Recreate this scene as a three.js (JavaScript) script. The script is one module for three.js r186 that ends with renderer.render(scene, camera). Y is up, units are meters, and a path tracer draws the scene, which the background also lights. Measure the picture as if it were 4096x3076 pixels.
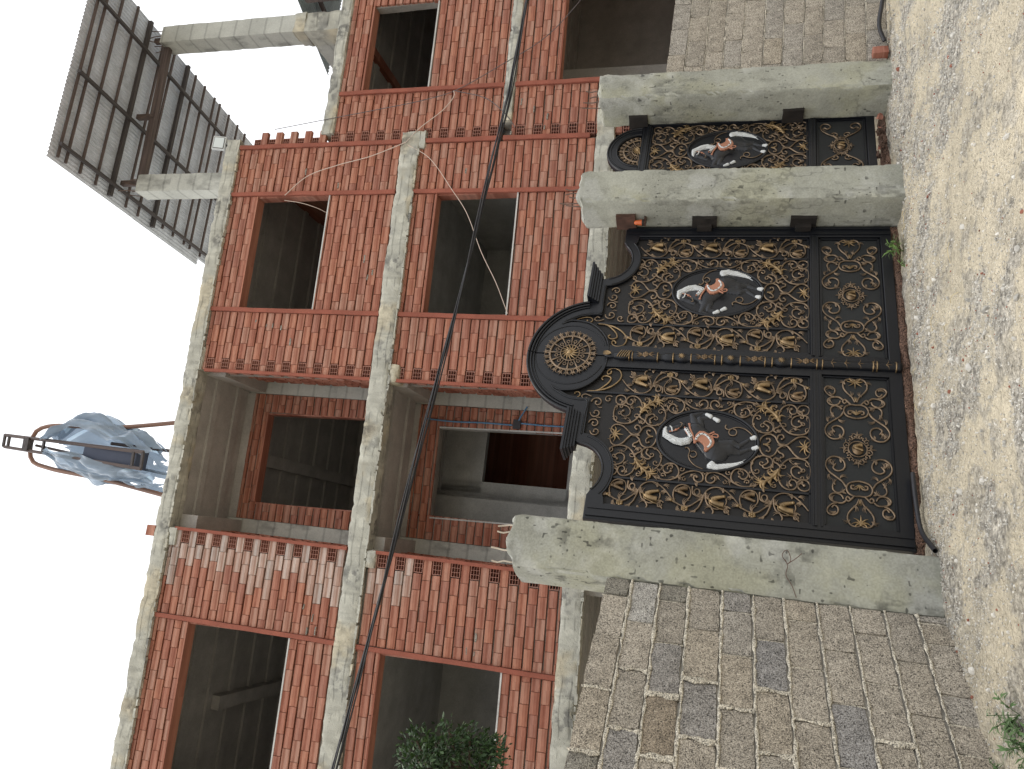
import * as THREE from 'three';
import { mergeGeometries, mergeVertices } from 'three/addons/utils/BufferGeometryUtils.js';

// ---------------------------------------------------------------- camera, sky, sun, exposure
const scene = new THREE.Scene();
const camera = new THREE.PerspectiveCamera(53.43, 4096 / 3076, 0.05, 600);
{
  const R = Math.PI / 180, pitch = 15.8 * R, roll = -3.16 * R, az = 58.4 * R;       // held on its side: the picture's right is down
  const toWorld = (x, y, z) => new THREE.Vector3(x * Math.sin(az) - z * Math.cos(az), y, x * Math.cos(az) + z * Math.sin(az));
  const fw = toWorld(0, Math.sin(pitch), -Math.cos(pitch)), up = toWorld(0, Math.cos(pitch), Math.sin(pitch)), rt = toWorld(1, 0, 0);
  const u = rt.clone().multiplyScalar(Math.cos(roll)).addScaledVector(up, -Math.sin(roll));
  const v = rt.clone().multiplyScalar(Math.sin(roll)).addScaledVector(up, Math.cos(roll));
  const m = new THREE.Matrix4().makeBasis(v.clone().negate(), u, fw.clone().negate());
  camera.position.set(0, 1.46, 0);
  camera.quaternion.setFromRotationMatrix(m);
}
const renderer = new THREE.WebGLRenderer({ antialias: true });
renderer.toneMapping = THREE.LinearToneMapping;
renderer.toneMappingExposure = 1.08;
renderer.shadowMap.enabled = true;
{
  const W = 64, H = 32, d = new Float32Array(W * H * 4);                            // bright overcast, brighter overhead
  for (let j = 0; j < H; j++) for (let i = 0; i < W; i++) {
    const el = Math.sin(((j + 0.5) / H - 0.5) * Math.PI), l = el > 0 ? 0.80 + 0.95 * el : 0.80 + 0.4 * el;
    d.set([l * 0.985, l, l * 1.03, 1], (j * W + i) * 4);
  }
  const t = new THREE.DataTexture(d, W, H, THREE.RGBAFormat, THREE.FloatType);
  t.mapping = THREE.EquirectangularReflectionMapping; t.magFilter = THREE.LinearFilter; t.needsUpdate = true;
  scene.background = t; scene.environment = t;
}
const sun = new THREE.DirectionalLight(0xfff6e8, 1.0);
sun.position.set(0, 26, -6); sun.target.position.set(5, 2, -7); sun.castShadow = true; sun.shadow.radius = 34;
Object.assign(sun.shadow.camera, { left: -20, right: 20, top: 20, bottom: -20, near: 1, far: 60 });
sun.shadow.mapSize.set(2048, 2048);
scene.add(sun, sun.target);

// ---------------------------------------------------------------- helpers
let seed = 7;
const rnd = () => { seed = (seed + 0x6d2b79f5) | 0; let t = Math.imul(seed ^ (seed >>> 15), 1 | seed); t = (t + Math.imul(t ^ (t >>> 7), 61 | t)) ^ t; return ((t ^ (t >>> 14)) >>> 0) / 4294967296; };
const rr = (a, b) => a + (b - a) * rnd();
const pick = (a) => a[Math.floor(rnd() * a.length)];
const V = (x, y, z) => new THREE.Vector3(x, y, z);
const clamp = (x, a, b) => Math.min(b, Math.max(a, x));
const sstep = (a, b, x) => { const t = clamp((x - a) / (b - a), 0, 1); return t * t * (3 - 2 * t); };
const hash = (x, y, z) => { let h = Math.imul(x, 374761393) ^ Math.imul(y, 668265263) ^ Math.imul(z, 2147483647 - 92821); h = Math.imul(h ^ (h >>> 13), 1274126177); return ((h ^ (h >>> 16)) >>> 0) / 4294967296; };
function n3(x, y, z) {
  const X = Math.floor(x), Y = Math.floor(y), Z = Math.floor(z), f = (t) => t * t * (3 - 2 * t), a = f(x - X), b = f(y - Y), c = f(z - Z), L = (p, q, t) => p + (q - p) * t;
  return 2 * L(L(L(hash(X, Y, Z), hash(X + 1, Y, Z), a), L(hash(X, Y + 1, Z), hash(X + 1, Y + 1, Z), a), b), L(L(hash(X, Y, Z + 1), hash(X + 1, Y, Z + 1), a), L(hash(X, Y + 1, Z + 1), hash(X + 1, Y + 1, Z + 1), a), b), c) - 1;
}
function n2p(x, y, p, s) {                                                          // tiling value noise, period p
  const X = Math.floor(x), Y = Math.floor(y), f = (t) => t * t * (3 - 2 * t), a = f(x - X), b = f(y - Y), w = (i) => ((i % p) + p) % p;
  const h = (i, j) => hash(w(X + i), w(Y + j), s);
  return (h(0, 0) * (1 - a) + h(1, 0) * a) * (1 - b) + (h(0, 1) * (1 - a) + h(1, 1) * a) * b;
}
function fb(u, v, p, o, s) { let r = 0, a = 0.5, t = 0; for (let i = 0; i < o; i++) { r += a * n2p(u * p, v * p, p, s + i * 17); t += a; a *= 0.55; p *= 2; } return r / t; }
function tex(w, h, fn, srgb = true) {
  const d = new Uint8Array(w * h * 4);
  for (let j = 0; j < h; j++) for (let i = 0; i < w; i++) { const c = fn((i + 0.5) / w, (j + 0.5) / h, i, j), k = (j * w + i) * 4; for (let q = 0; q < 3; q++) d[k + q] = clamp(c.length ? c[q] : c, 0, 1) * 255; d[k + 3] = 255; }
  const t = new THREE.DataTexture(d, w, h); t.wrapS = t.wrapT = THREE.RepeatWrapping; t.magFilter = THREE.LinearFilter; t.minFilter = THREE.LinearMipmapLinearFilter; t.generateMipmaps = true;
  if (srgb) t.colorSpace = THREE.SRGBColorSpace; t.needsUpdate = true; return t;
}
const std = (o) => new THREE.MeshStandardMaterial({ roughness: 0.9, metalness: 0, ...o });
const lin = (r, g, b) => new THREE.Color().setRGB(r, g, b);
const taken = new Map();
function numbered(n) { const k = taken.get(n) || 0; taken.set(n, k + 1); return k ? n + '_' + String(k).padStart(3, '0') : n; }
function mesh(name, g, m, parent = scene) { const o = new THREE.Mesh(g, m); o.name = parent === scene ? numbered(name) : name; o.castShadow = o.receiveShadow = true; parent.add(o); return o; }
function tag(o, label, category, group, kind) { if (label) o.userData.label = label; if (category) o.userData.category = category; if (group) o.userData.group = group; if (kind) o.userData.kind = kind; return o; }
function thing(name, label, category, p = [0, 0, 0], ry = 0, group) { const o = new THREE.Group(); o.name = numbered(name); o.position.set(...p); o.rotation.y = ry; scene.add(o); return tag(o, label, category, group); }
const flat = (g) => (g.index ? g.toNonIndexed() : g);
function uvBox(g0, s = 1, ou = 0, ov = 0) {                                         // uv in metres, by the way each face points
  const g = flat(g0), p = g.attributes.position, uv = new Float32Array(p.count * 2), a = V(), b = V(), c = V(), n = V();
  for (let i = 0; i < p.count; i += 3) {
    a.fromBufferAttribute(p, i); b.fromBufferAttribute(p, i + 1); c.fromBufferAttribute(p, i + 2);
    n.copy(b).sub(a).cross(c.clone().sub(a)); const x = Math.abs(n.x), y = Math.abs(n.y), z = Math.abs(n.z);
    [a, b, c].forEach((q, k) => { const [u, v] = z >= x && z >= y ? [q.x, q.y] : x >= y ? [q.z, q.y] : [q.x, q.z]; uv[(i + k) * 2] = u * s + ou; uv[(i + k) * 2 + 1] = v * s + ov; });
  }
  g.setAttribute('uv', new THREE.BufferAttribute(uv, 2)); return g;
}
const box = (w, h, d, x = 0, y = 0, z = 0) => new THREE.BoxGeometry(w, h, d).translate(x, y, z);
const bx = (x0, x1, y0, y1, z0, z1) => box(x1 - x0, y1 - y0, z1 - z0, (x0 + x1) / 2, (y0 + y1) / 2, (z0 + z1) / 2);
function smooth(g) { const q = mergeVertices(new THREE.BufferGeometry().setAttribute('position', g.attributes.position.clone()).setIndex(g.index ? g.index.clone() : null), 1e-4); q.computeVertexNormals(); return q; }
function roughBox(w, h, d, x, y, z, seg, amp, fr = 6, off = 0, uvs = 0.5, edge = 0) {  // cast concrete: faces a little uneven, arrises broken
  const sg = (l) => Math.max(1, Math.min(220, Math.round(l / seg)));
  let g = new THREE.BoxGeometry(w, h, d, sg(w), sg(h), sg(d)).translate(x, y, z);
  const p = g.attributes.position;
  for (let i = 0; i < p.count; i++) {
    const a = p.getX(i), b = p.getY(i), c = p.getZ(i), N = (k, f) => n3(a * f + k, b * f + off, c * f - k);
    let dx = amp * (N(1, fr) + 0.5 * N(4, fr * 3)), dy = amp * (N(2, fr) + 0.5 * N(5, fr * 3)), dz = amp * (N(3, fr) + 0.5 * N(6, fr * 3));
    if (edge) {
      const ex = (w / 2 - Math.abs(a - x)) < seg * 0.4, ey = (h / 2 - Math.abs(b - y)) < seg * 0.4, ez = (d / 2 - Math.abs(c - z)) < seg * 0.4;
      if (ex + ey + ez >= 2) { const k = edge * (0.35 + Math.max(0, N(9, 9) + 0.4 * N(7, 23))); dx -= Math.sign(a - x) * k * ex; dy -= Math.sign(b - y) * k * ey; dz -= Math.sign(c - z) * k * ez; }
    }
    p.setXYZ(i, a + dx, b + dy, c + dz);
  }
  return uvBox(withNormals(g), uvs, off * 0.37, off * 0.71);
}
function withNormals(g) {                                                            // crease at box arrises, smooth within faces
  const q = flat(g); q.computeVertexNormals();
  const p = g.attributes.position; g.computeVertexNormals(); const idx = g.index, n = g.attributes.normal, out = q.attributes.normal;
  for (let i = 0; i < idx.count; i++) { const k = idx.getX(i); out.setXYZ(i, n.getX(k), n.getY(k), n.getZ(k)); }
  return q;
}
const keep = (g) => { const q = flat(g); for (const k of Object.keys(q.attributes)) if (!['position', 'normal', 'uv'].includes(k)) q.deleteAttribute(k); if (!q.attributes.uv) q.setAttribute('uv', new THREE.BufferAttribute(new Float32Array(q.attributes.position.count * 2), 2)); return q; };
const merge = (list) => mergeGeometries(list.map(keep));
function tube(pts, r, n = 24, rad = 6, closed = false) { return new THREE.TubeGeometry(new THREE.CatmullRomCurve3(pts.map((p) => (p.isVector3 ? p : V(...p))), closed), n, r, rad, closed); }
function bar(a, b, w, h = w) {                                                       // square bar between two points
  const A = V(...a), B = V(...b), L = A.distanceTo(B), g = new THREE.BoxGeometry(w, L, h);
  g.applyQuaternion(new THREE.Quaternion().setFromUnitVectors(V(0, 1, 0), B.clone().sub(A).normalize())); return g.translate(...A.add(B).multiplyScalar(0.5).toArray());
}
function rod(a, b, r, n = 8) {
  const A = V(...a), B = V(...b), g = new THREE.CylinderGeometry(r, r, A.distanceTo(B), n);
  g.applyQuaternion(new THREE.Quaternion().setFromUnitVectors(V(0, 1, 0), B.clone().sub(A).normalize())); return g.translate(...A.add(B).multiplyScalar(0.5).toArray());
}

// ---------------------------------------------------------------- materials
const T = {};
T.brick = tex(256, 128, (u, v) => {                                                  // extruded clay: straight drag lines along the brick, pale bands where the die ran dry
  const line = n2p(0.5, v * 40, 40, 3), fine = n2p(u * 2, v * 90, 90, 5), band = 0.65 * sstep(0.4, 0.7, n2p(0.5, v * 9, 9, 11)) + 0.35 * sstep(0.35, 0.7, n2p(u * 1.5, v * 18, 18, 19)), bl = fb(u, v, 3, 4, 23);
  const k = 0.66 + 0.14 * line + 0.08 * fine + 0.24 * band + 0.16 * (bl - 0.5);
  return [k, k * (0.90 + 0.17 * band), k * (0.85 + 0.26 * band)];
});
T.brickBump = tex(64, 128, (u, v) => 0.5 + 0.5 * Math.sin(v * Math.PI * 2 * 18) * (0.6 + 0.4 * n2p(u * 4, v * 8, 8, 2)), false);
T.block = tex(512, 512, (u, v) => {                                                  // crushed aggregate: grains, pits, cement film
  const g = n2p(u * 96, v * 96, 96, 1), f = n2p(u * 200, v * 200, 200, 4), c = fb(u, v, 6, 4, 9), pit = sstep(0.72, 0.9, n2p(u * 70, v * 70, 70, 8));
  const k = 0.75 + 0.44 * (g - 0.5) + 0.28 * (f - 0.5) + 0.22 * (c - 0.5) - 0.3 * pit; return [k * 1.02, k, k * 0.97];
});
T.blockBump = tex(512, 512, (u, v) => 0.55 + 0.5 * (n2p(u * 96, v * 96, 96, 1) - 0.5) + 0.3 * (n2p(u * 200, v * 200, 200, 4) - 0.5) - 0.35 * sstep(0.72, 0.9, n2p(u * 70, v * 70, 70, 8)), false);
T.conc = tex(1024, 1024, (u, v) => {                                                 // board-cast concrete with lichen, run-off stains and blow holes (a 3.2 m tile)
  const c = fb(u, v, 8, 6, 31), run = fb(u, v * 0.2, 26, 4, 57), gr = n2p(u * 330, v * 330, 330, 3), hole = sstep(0.86, 0.93, n2p(u * 110, v * 110, 110, 77)) * sstep(0.4, 0.55, fb(u, v, 9, 3, 81));
  const dark = sstep(0.5, 0.68, fb(u + 0.02 * c, v * 0.6, 10, 6, 101)) * sstep(0.35, 0.6, run) * sstep(0.35, 0.6, fb(u, v, 40, 4, 107)), yel = sstep(0.5, 0.7, fb(u, v, 6, 5, 131)), pale = sstep(0.55, 0.75, fb(u, v, 12, 5, 151)), crack = sstep(0.03, 0.0, Math.abs(fb(u, v, 7, 5, 171) - 0.5)) * sstep(0.5, 0.65, fb(u, v, 5, 3, 177));
  const k = 0.8 + 0.24 * (c - 0.5) + 0.1 * (gr - 0.5) - 0.2 * dark + 0.07 * pale - 0.3 * hole - 0.12 * crack;
  return [k * (1 + 0.012 * yel), k * (1 + 0.005 * yel), k * (0.96 - 0.04 * yel + 0.025 * pale)];
});
T.concBump = tex(512, 512, (u, v) => 0.5 + 0.35 * (fb(u, v, 8, 5, 31) - 0.5) + 0.16 * (n2p(u * 120, v * 120, 120, 3) - 0.5) - 0.35 * sstep(0.9, 0.96, n2p(u * 46, v * 46, 46, 77)), false);
T.slab = tex(2048, 512, (u, v) => {                                                  // weathered slab edge, a 5 m by 1.25 m tile: algae patches, lime, faint rust weeps, shutter board lines
  const U = u * 4, f = (p, o, q, e = 1) => { let r = 0, a = 0.5, t = 0, P = p; for (let i = 0; i < o; i++) { const X = U * P, Y = v * P * e + q; r += a * n2p(X, Y, P * 4, q + i * 17); t += a; a *= 0.55; P *= 2; } return r / t; };
  const c = f(6, 5, 231), al = sstep(0.52, 0.7, f(2, 5, 257, 0.7)) * sstep(0.36, 0.62, f(16, 4, 263)), run = sstep(0.55, 0.75, f(18, 4, 277, 0.15)), lime = sstep(0.52, 0.7, f(8, 4, 291)), ru = sstep(0.6, 0.75, f(2, 4, 311)), bd = sstep(0.95, 0.99, Math.abs(Math.sin(v * Math.PI * 9 + 0.7 * n2p(U * 6, 1, 24, 5)))) * sstep(0.35, 0.65, n2p(U * 9, 3, 36, 15));
  const k = 0.86 + 0.2 * (c - 0.5) - 0.24 * al - 0.12 * run * c + 0.07 * lime - 0.13 * bd;
  return [k * (1 + 0.015 * ru), k * (0.99 - 0.02 * ru), k * (0.95 - 0.07 * ru + 0.02 * al)];
});
T.slab.repeat.set(0.2, 0.8);
T.noise = tex(512, 512, (u, v) => { const k = 0.86 + 0.2 * (fb(u, v, 6, 5, 411) - 0.5) + 0.08 * (n2p(u * 128, v * 128, 128, 9) - 0.5); return [k, k, k]; });
const GND = 12;
const gravelMask = (x, z) => { const u = x / GND, v = z / GND; return sstep(0.47, 0.6, fb(u + 0.03 * fb(u, v, 9, 3, 5), v, 11, 5, 511) * 0.7 + 0.3 * fb(u, v, 40, 3, 521)); };
T.ground = tex(2048, 2048, (u, v) => {                                               // pale crusted sand, broken through to grey gravel
  const w = 0.03 * fb(u, v, 9, 3, 5), m = sstep(0.47, 0.6, fb(u + w, v, 11, 5, 511) * 0.7 + 0.3 * fb(u, v, 40, 3, 521)), cr = fb(u, v + w, 60, 4, 551), crust = sstep(0.40, 0.5, cr + 0.12 * (0.5 - m)), g = n2p(u * 900, v * 900, 900, 3), g2 = n2p(u * 420, v * 420, 420, 13), c = fb(u, v, 24, 4, 531), sp = sstep(0.8, 0.92, g2);
  const s = 0.85 + 0.16 * (c - 0.5) + 0.1 * (g - 0.5) - 0.13 * sp + 0.1 * (cr - 0.5), r = 0.69 + 0.34 * (g2 - 0.5) + 0.26 * (g - 0.5) + 0.14 * (c - 0.5), t = clamp((1 - crust) * 0.62 + m * 0.45, 0, 1);
  const a = [s * 1.0, s * 0.953, s * 0.855], b = [r, r * 0.972, r * 0.92]; return [0, 1, 2].map((i) => a[i] + (b[i] - a[i]) * t);
});
T.tarp = tex(256, 256, (u, v) => { const st = sstep(0.62, 0.7, n2p(u * 9, v * 2, 9, 3)), k = 0.74 + 0.24 * st + 0.12 * (fb(u, v, 5, 4, 611) - 0.5); return [k * 0.94, k, k * 1.05]; });
T.rust = tex(256, 256, (u, v) => { const k = 0.75 + 0.5 * (fb(u, v, 6, 5, 711) - 0.5); return [k, k * 0.95, k * 0.9]; });

const M = {};
const brickTones = [[0.475, 0.205, 0.138], [0.515, 0.245, 0.168], [0.445, 0.182, 0.12], [0.495, 0.26, 0.188], [0.425, 0.188, 0.132], [0.515, 0.225, 0.145]];
M.bricks = brickTones.map((c) => std({ color: lin(...c), map: T.brick, bumpMap: T.brickBump, bumpScale: 0.0012, roughness: 0.86 }));
M.brickPale = [[0.62, 0.47, 0.40], [0.55, 0.38, 0.31], [0.52, 0.42, 0.37]].map((c) => std({ color: lin(...c), map: T.brick, bumpMap: T.brickBump, bumpScale: 0.0012 }));
M.brickEnd = std({ color: lin(0.60, 0.30, 0.23), map: T.noise });
M.brickMortar = std({ color: lin(0.36, 0.33, 0.29), map: T.noise, roughness: 1 });
M.mortarPatch = std({ color: lin(0.46, 0.44, 0.40), map: T.block, roughness: 1 });
M.batten = std({ color: lin(0.40, 0.125, 0.08), map: T.noise });
M.slab = std({ color: lin(0.64, 0.645, 0.61), map: T.slab, bumpMap: T.concBump, bumpScale: 0.02 });
M.conc = std({ color: lin(0.56, 0.565, 0.525), map: T.conc, bumpMap: T.concBump, bumpScale: 0.008 });
T.concClean = tex(512, 512, (u, v) => { const c = fb(u, v, 4, 6, 31), d = sstep(0.58, 0.72, fb(u, v * 0.5, 4, 5, 801)), gr = n2p(u * 120, v * 120, 120, 3), l = sstep(0.97, 0.995, Math.abs(Math.sin(v * Math.PI * 5 + 0.4 * c))); const k = 0.86 + 0.18 * (c - 0.5) + 0.06 * (gr - 0.5) - 0.17 * d - 0.1 * l; return [k, k, k * 0.965]; });
M.concClean = std({ color: lin(0.66, 0.665, 0.655), map: T.concClean, bumpMap: T.concBump, bumpScale: 0.006 });
M.plaster = std({ color: lin(0.66, 0.66, 0.63), map: T.noise });
M.innerConc = std({ color: lin(0.56, 0.535, 0.50), map: T.noise });
M.roomWall = std({ color: lin(0.56, 0.535, 0.50), map: T.noise });
M.blocks = [[0.64, 0.595, 0.52], [0.69, 0.645, 0.57], [0.58, 0.545, 0.485], [0.62, 0.595, 0.55], [0.66, 0.605, 0.515]].map((c) => std({ color: lin(...c), map: T.block, bumpMap: T.blockBump, bumpScale: 0.006, roughness: 1 }));
const special = (r, g, b) => std({ color: lin(r, g, b), map: T.block, bumpMap: T.blockBump, bumpScale: 0.007, roughness: 1 });
M.bkGrey = special(0.52, 0.51, 0.50); M.bkBlue = special(0.50, 0.50, 0.51); M.bkBrown = special(0.50, 0.435, 0.35); M.bkPale = special(0.75, 0.75, 0.735); M.bkDark = special(0.42, 0.41, 0.37);
M.mortar = std({ color: lin(1.0, 0.96, 0.84), map: T.block, bumpMap: T.blockBump, bumpScale: 0.008, roughness: 1 });
M.wallCore = std({ color: lin(0.50, 0.47, 0.41), map: T.noise, roughness: 1 });
T.groundBump = tex(1024, 1024, (u, v) => 0.5 + 0.6 * (fb(u, v, 64, 4, 541) - 0.5) + 0.3 * (n2p(u * 380, v * 380, 380, 543) - 0.5), false);
T.groundBump.repeat.set(4, 4);
M.ground = std({ color: lin(0.77, 0.76, 0.73), map: T.ground, bumpMap: T.groundBump, bumpScale: 0.045, roughness: 1 });
M.iron = std({ color: lin(0.0062, 0.0078, 0.0125), roughness: 0.40, map: T.noise });
M.ironPanel = std({ color: lin(0.0105, 0.0092, 0.0092), roughness: 0.6, map: T.noise });
M.ironDusty = std({ color: lin(0.018, 0.0205, 0.0215), roughness: 0.65, map: T.noise });
M.horse = std({ color: lin(0.020, 0.022, 0.027), roughness: 0.32 });
M.bronze = std({ color: lin(0.43, 0.355, 0.275), roughness: 0.4, metalness: 0.8, map: T.rust });
M.gold = std({ color: lin(0.54, 0.425, 0.26), roughness: 0.36, metalness: 0.8, map: T.rust });
M.goldDark = std({ color: lin(0.34, 0.265, 0.18), roughness: 0.4, metalness: 0.8, map: T.rust });
M.white = std({ color: lin(0.64, 0.66, 0.66), roughness: 0.5 });
M.copper = std({ color: lin(0.44, 0.20, 0.125), roughness: 0.45, metalness: 0.15 });
M.legPaint = std({ color: lin(0.42, 0.25, 0.19), map: T.rust, roughness: 0.6 });
M.sill = std({ color: lin(0.72, 0.71, 0.68), map: T.noise });
M.steelRed = std({ color: lin(0.20, 0.165, 0.17), map: T.rust, roughness: 0.7 });
M.steelDark = std({ color: lin(0.12, 0.115, 0.13), map: T.rust, roughness: 0.7 });
M.sheet = std({ color: lin(0.84, 0.89, 1.0), roughness: 0.6, map: T.noise });
M.sheetBlue = std({ color: lin(0.60, 0.72, 0.78), roughness: 0.5, metalness: 0.3, map: T.noise });
M.rebar = std({ color: lin(0.13, 0.085, 0.065), roughness: 0.8 });
M.rebarPale = std({ color: lin(0.52, 0.45, 0.36), roughness: 0.9 });
M.cable = std({ color: lin(0.022, 0.022, 0.026), roughness: 0.5 });
M.wireWhite = std({ color: lin(0.62, 0.50, 0.42), roughness: 0.6 });
M.wireGrey = std({ color: lin(0.12, 0.10, 0.10), roughness: 0.6 });
M.blue = std({ color: lin(0.10, 0.24, 0.40), roughness: 0.5 });
M.tarp = new THREE.MeshPhysicalMaterial({ color: lin(0.78, 0.84, 0.92), roughness: 0.6, map: T.tarp, transmission: 0.45, thickness: 0, side: THREE.DoubleSide });
M.rustSoil = std({ color: lin(0.26, 0.16, 0.12), map: T.block, bumpMap: T.blockBump, bumpScale: 0.02, roughness: 1 });
M.hinge = std({ color: lin(0.03, 0.026, 0.024), map: T.rust, roughness: 0.8 });
M.scorch = std({ color: lin(0.14, 0.075, 0.055), map: T.rust, roughness: 0.9 });
M.orange = new THREE.MeshPhysicalMaterial({ color: lin(0.62, 0.12, 0.015), roughness: 0.25, transmission: 0.2, thickness: 0, clearcoat: 0.4 });
M.leaf = [[0.035, 0.085, 0.02], [0.055, 0.115, 0.028], [0.025, 0.06, 0.018]].map((c) => new THREE.MeshPhysicalMaterial({ color: lin(...c), roughness: 0.55, side: THREE.DoubleSide, transmission: 0.2, thickness: 0 }));
M.weed = new THREE.MeshPhysicalMaterial({ color: lin(0.14, 0.25, 0.05), roughness: 0.7, side: THREE.DoubleSide, transmission: 0.25, thickness: 0 });
M.weedDark = new THREE.MeshPhysicalMaterial({ color: lin(0.09, 0.17, 0.05), roughness: 0.7, side: THREE.DoubleSide, transmission: 0.25, thickness: 0 });
M.bark = std({ color: lin(0.12, 0.09, 0.06), map: T.noise });
M.straw = std({ color: lin(0.60, 0.50, 0.30), roughness: 1 });
M.lampGlass = std({ color: lin(0.72, 0.78, 0.78), roughness: 0.2 });

// ---------------------------------------------------------------- the ground
const groundY = (x, z) => {
  const near = Math.exp(-((x - 3) ** 2 + (z + 4) ** 2) / 80);
  return near * (0.018 * n3(x * 1.3, 5, z * 1.3) + 0.010 * n3(x * 4.1, 2, z * 4.1) + 0.008 * n3(x * 11, 9, z * 11) + 0.006 * n3(x * 27, 4, z * 27)) - 0.012 + 0.004 * clamp(x - 3, -4, 6);
};
{
  const ax = (lo, hi, st, far) => { const a = []; for (let x = lo; x <= hi + 1e-6; x += st) a.push(x); let s = st; while (a[a.length - 1] < far) { s *= 1.35; a.push(a[a.length - 1] + s); } s = st; while (a[0] > -far) { s *= 1.35; a.unshift(a[0] - s); } return a; };
  const xs = ax(-1.5, 9.5, 0.03, 260), zs = ax(-6.3, -1.5, 0.03, 260), pos = [], uv = [], idx = [], nx = xs.length;
  for (const z of zs) for (const x of xs) { pos.push(x, groundY(x, z), z); uv.push(x / GND, z / GND); }
  for (let j = 0; j + 1 < zs.length; j++) for (let i = 0; i + 1 < nx; i++) { const a = j * nx + i; idx.push(a, a + nx, a + 1, a + 1, a + nx, a + nx + 1); }
  const g = new THREE.BufferGeometry(); g.setAttribute('position', new THREE.Float32BufferAttribute(pos, 3)); g.setAttribute('uv', new THREE.Float32BufferAttribute(uv, 2)); g.setIndex(idx); g.computeVertexNormals();
  tag(mesh('ground', g, M.ground), 'pale sandy dirt road with patches of grey gravel', null, null, 'structure');
  // loose stones lying on it
  const pg = new THREE.IcosahedronGeometry(1, 0), ip = new THREE.InstancedMesh(pg, std({ color: lin(0.9, 0.9, 0.9), roughness: 1 }), 26000), m = new THREE.Matrix4(), q = new THREE.Quaternion(), e = new THREE.Euler(), c = new THREE.Color();
  let n = 0;
  for (let t = 0; t < 160000 && n < 26000; t++) {
    const x = rr(0.2, 8.6), z = rr(-5.75, -2.2), k = gravelMask(x, z), edge = Math.exp(-Math.max(0, z + 5.6) * 4) * 0.6;
    if (rnd() > 0.14 + 0.6 * k + edge) continue;
    const r = rr(0.0025, 0.0065) * (rnd() < 0.07 ? rr(1.5, 2.8) : rnd() < 0.006 ? rr(3, 5.5) : 1), b = rr(0.34, 0.74);
    q.setFromEuler(e.set(rr(0, 6), rr(0, 6), rr(0, 6))); m.compose(V(x, groundY(x, z) + r * 0.3, z), q, V(r * rr(0.8, 1.5), r * rr(0.5, 0.9), r * rr(0.8, 1.3)));
    ip.setMatrixAt(n, m); ip.setColorAt(n, rnd() < 0.03 ? c.setRGB(0.3, 0.12, 0.08) : c.setRGB(b, b * 0.96, b * 0.87)); n++;
  }
  ip.count = n; ip.name = 'gravel'; scene.add(ip); tag(ip, 'small loose grey and cream stones scattered over the dirt road', 'gravel', null, 'stuff');
}
// ---------------------------------------------------------------- concrete block garden walls
function blockGeo(w, h, d, off) {                                                    // one block: gritty face, worn arrises
  const g = new THREE.BoxGeometry(w, h, d, Math.max(2, Math.round(w / 0.07)), 3, 1), p = g.attributes.position;
  for (let i = 0; i < p.count; i++) {
    const x = p.getX(i), y = p.getY(i), z = p.getZ(i), front = z > 0, ex = Math.abs(x) > w / 2 - 0.002, ey = Math.abs(y) > h / 2 - 0.002, k = (j, f) => n3(x * f + off * 3.1, y * f + j, off);
    let dx = 0.003 * k(1, 14), dy = 0.003 * k(2, 14), dz = front ? 0.004 * k(3, 9) : 0;
    if (front && (ex || ey)) { dz -= 0.004 + 0.005 * Math.max(0, k(5, 19)); dx -= ex ? Math.sign(x) * 0.004 * Math.max(0, k(6, 23)) : 0; dy -= ey ? Math.sign(y) * 0.005 * Math.max(0, k(7, 23)) : 0; }
    if (front && ex && ey) { dx -= Math.sign(x) * 0.005; dy -= Math.sign(y) * 0.005; }
    p.setXYZ(i, x + dx, y + dy, z + dz);
  }
  return uvBox(withNormals(g), 2.2, off * 0.317, off * 0.193);
}
function bead(a, b, r, off, rise = 0) {                                              // squeezed-out mortar along a joint: a lumpy flattened rope
  const n = Math.max(6, Math.round(Math.hypot(b[0] - a[0], b[1] - a[1]) / 0.02)), pos = [], idx = [], K = 6, L = Math.hypot(b[0] - a[0], b[1] - a[1]), tx = (b[0] - a[0]) / L, ty = (b[1] - a[1]) / L;
  for (let i = 0; i <= n; i++) {
    const t = i / n, x = a[0] + (b[0] - a[0]) * t, y = a[1] + (b[1] - a[1]) * t, q = r * Math.max(0.12, 0.75 + 0.55 * n3(x * 13 + off, y * 13, off) + 0.4 * n3(x * 37, y * 37 + off, 3)), sh = r * 0.4 * n3(x * 21, y * 21, off + 9);
    for (let k = 0; k < K; k++) { const A = (k / K) * Math.PI * 2, s = Math.cos(A) * q + sh, o = Math.sin(A) * q * 0.55 + rise; pos.push(x - ty * s, y + tx * s, o); }
  }
  for (let i = 0; i < n; i++) for (let k = 0; k < K; k++) { const p = i * K + k, p2 = i * K + (k + 1) % K; idx.push(p, p2, p + K, p2, p2 + K, p + K); }
  const g = new THREE.BufferGeometry(); g.setAttribute('position', new THREE.Float32BufferAttribute(pos, 3)); g.setIndex(idx); g.computeVertexNormals(); return uvBox(withNormals(g), 2.2);
}
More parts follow.
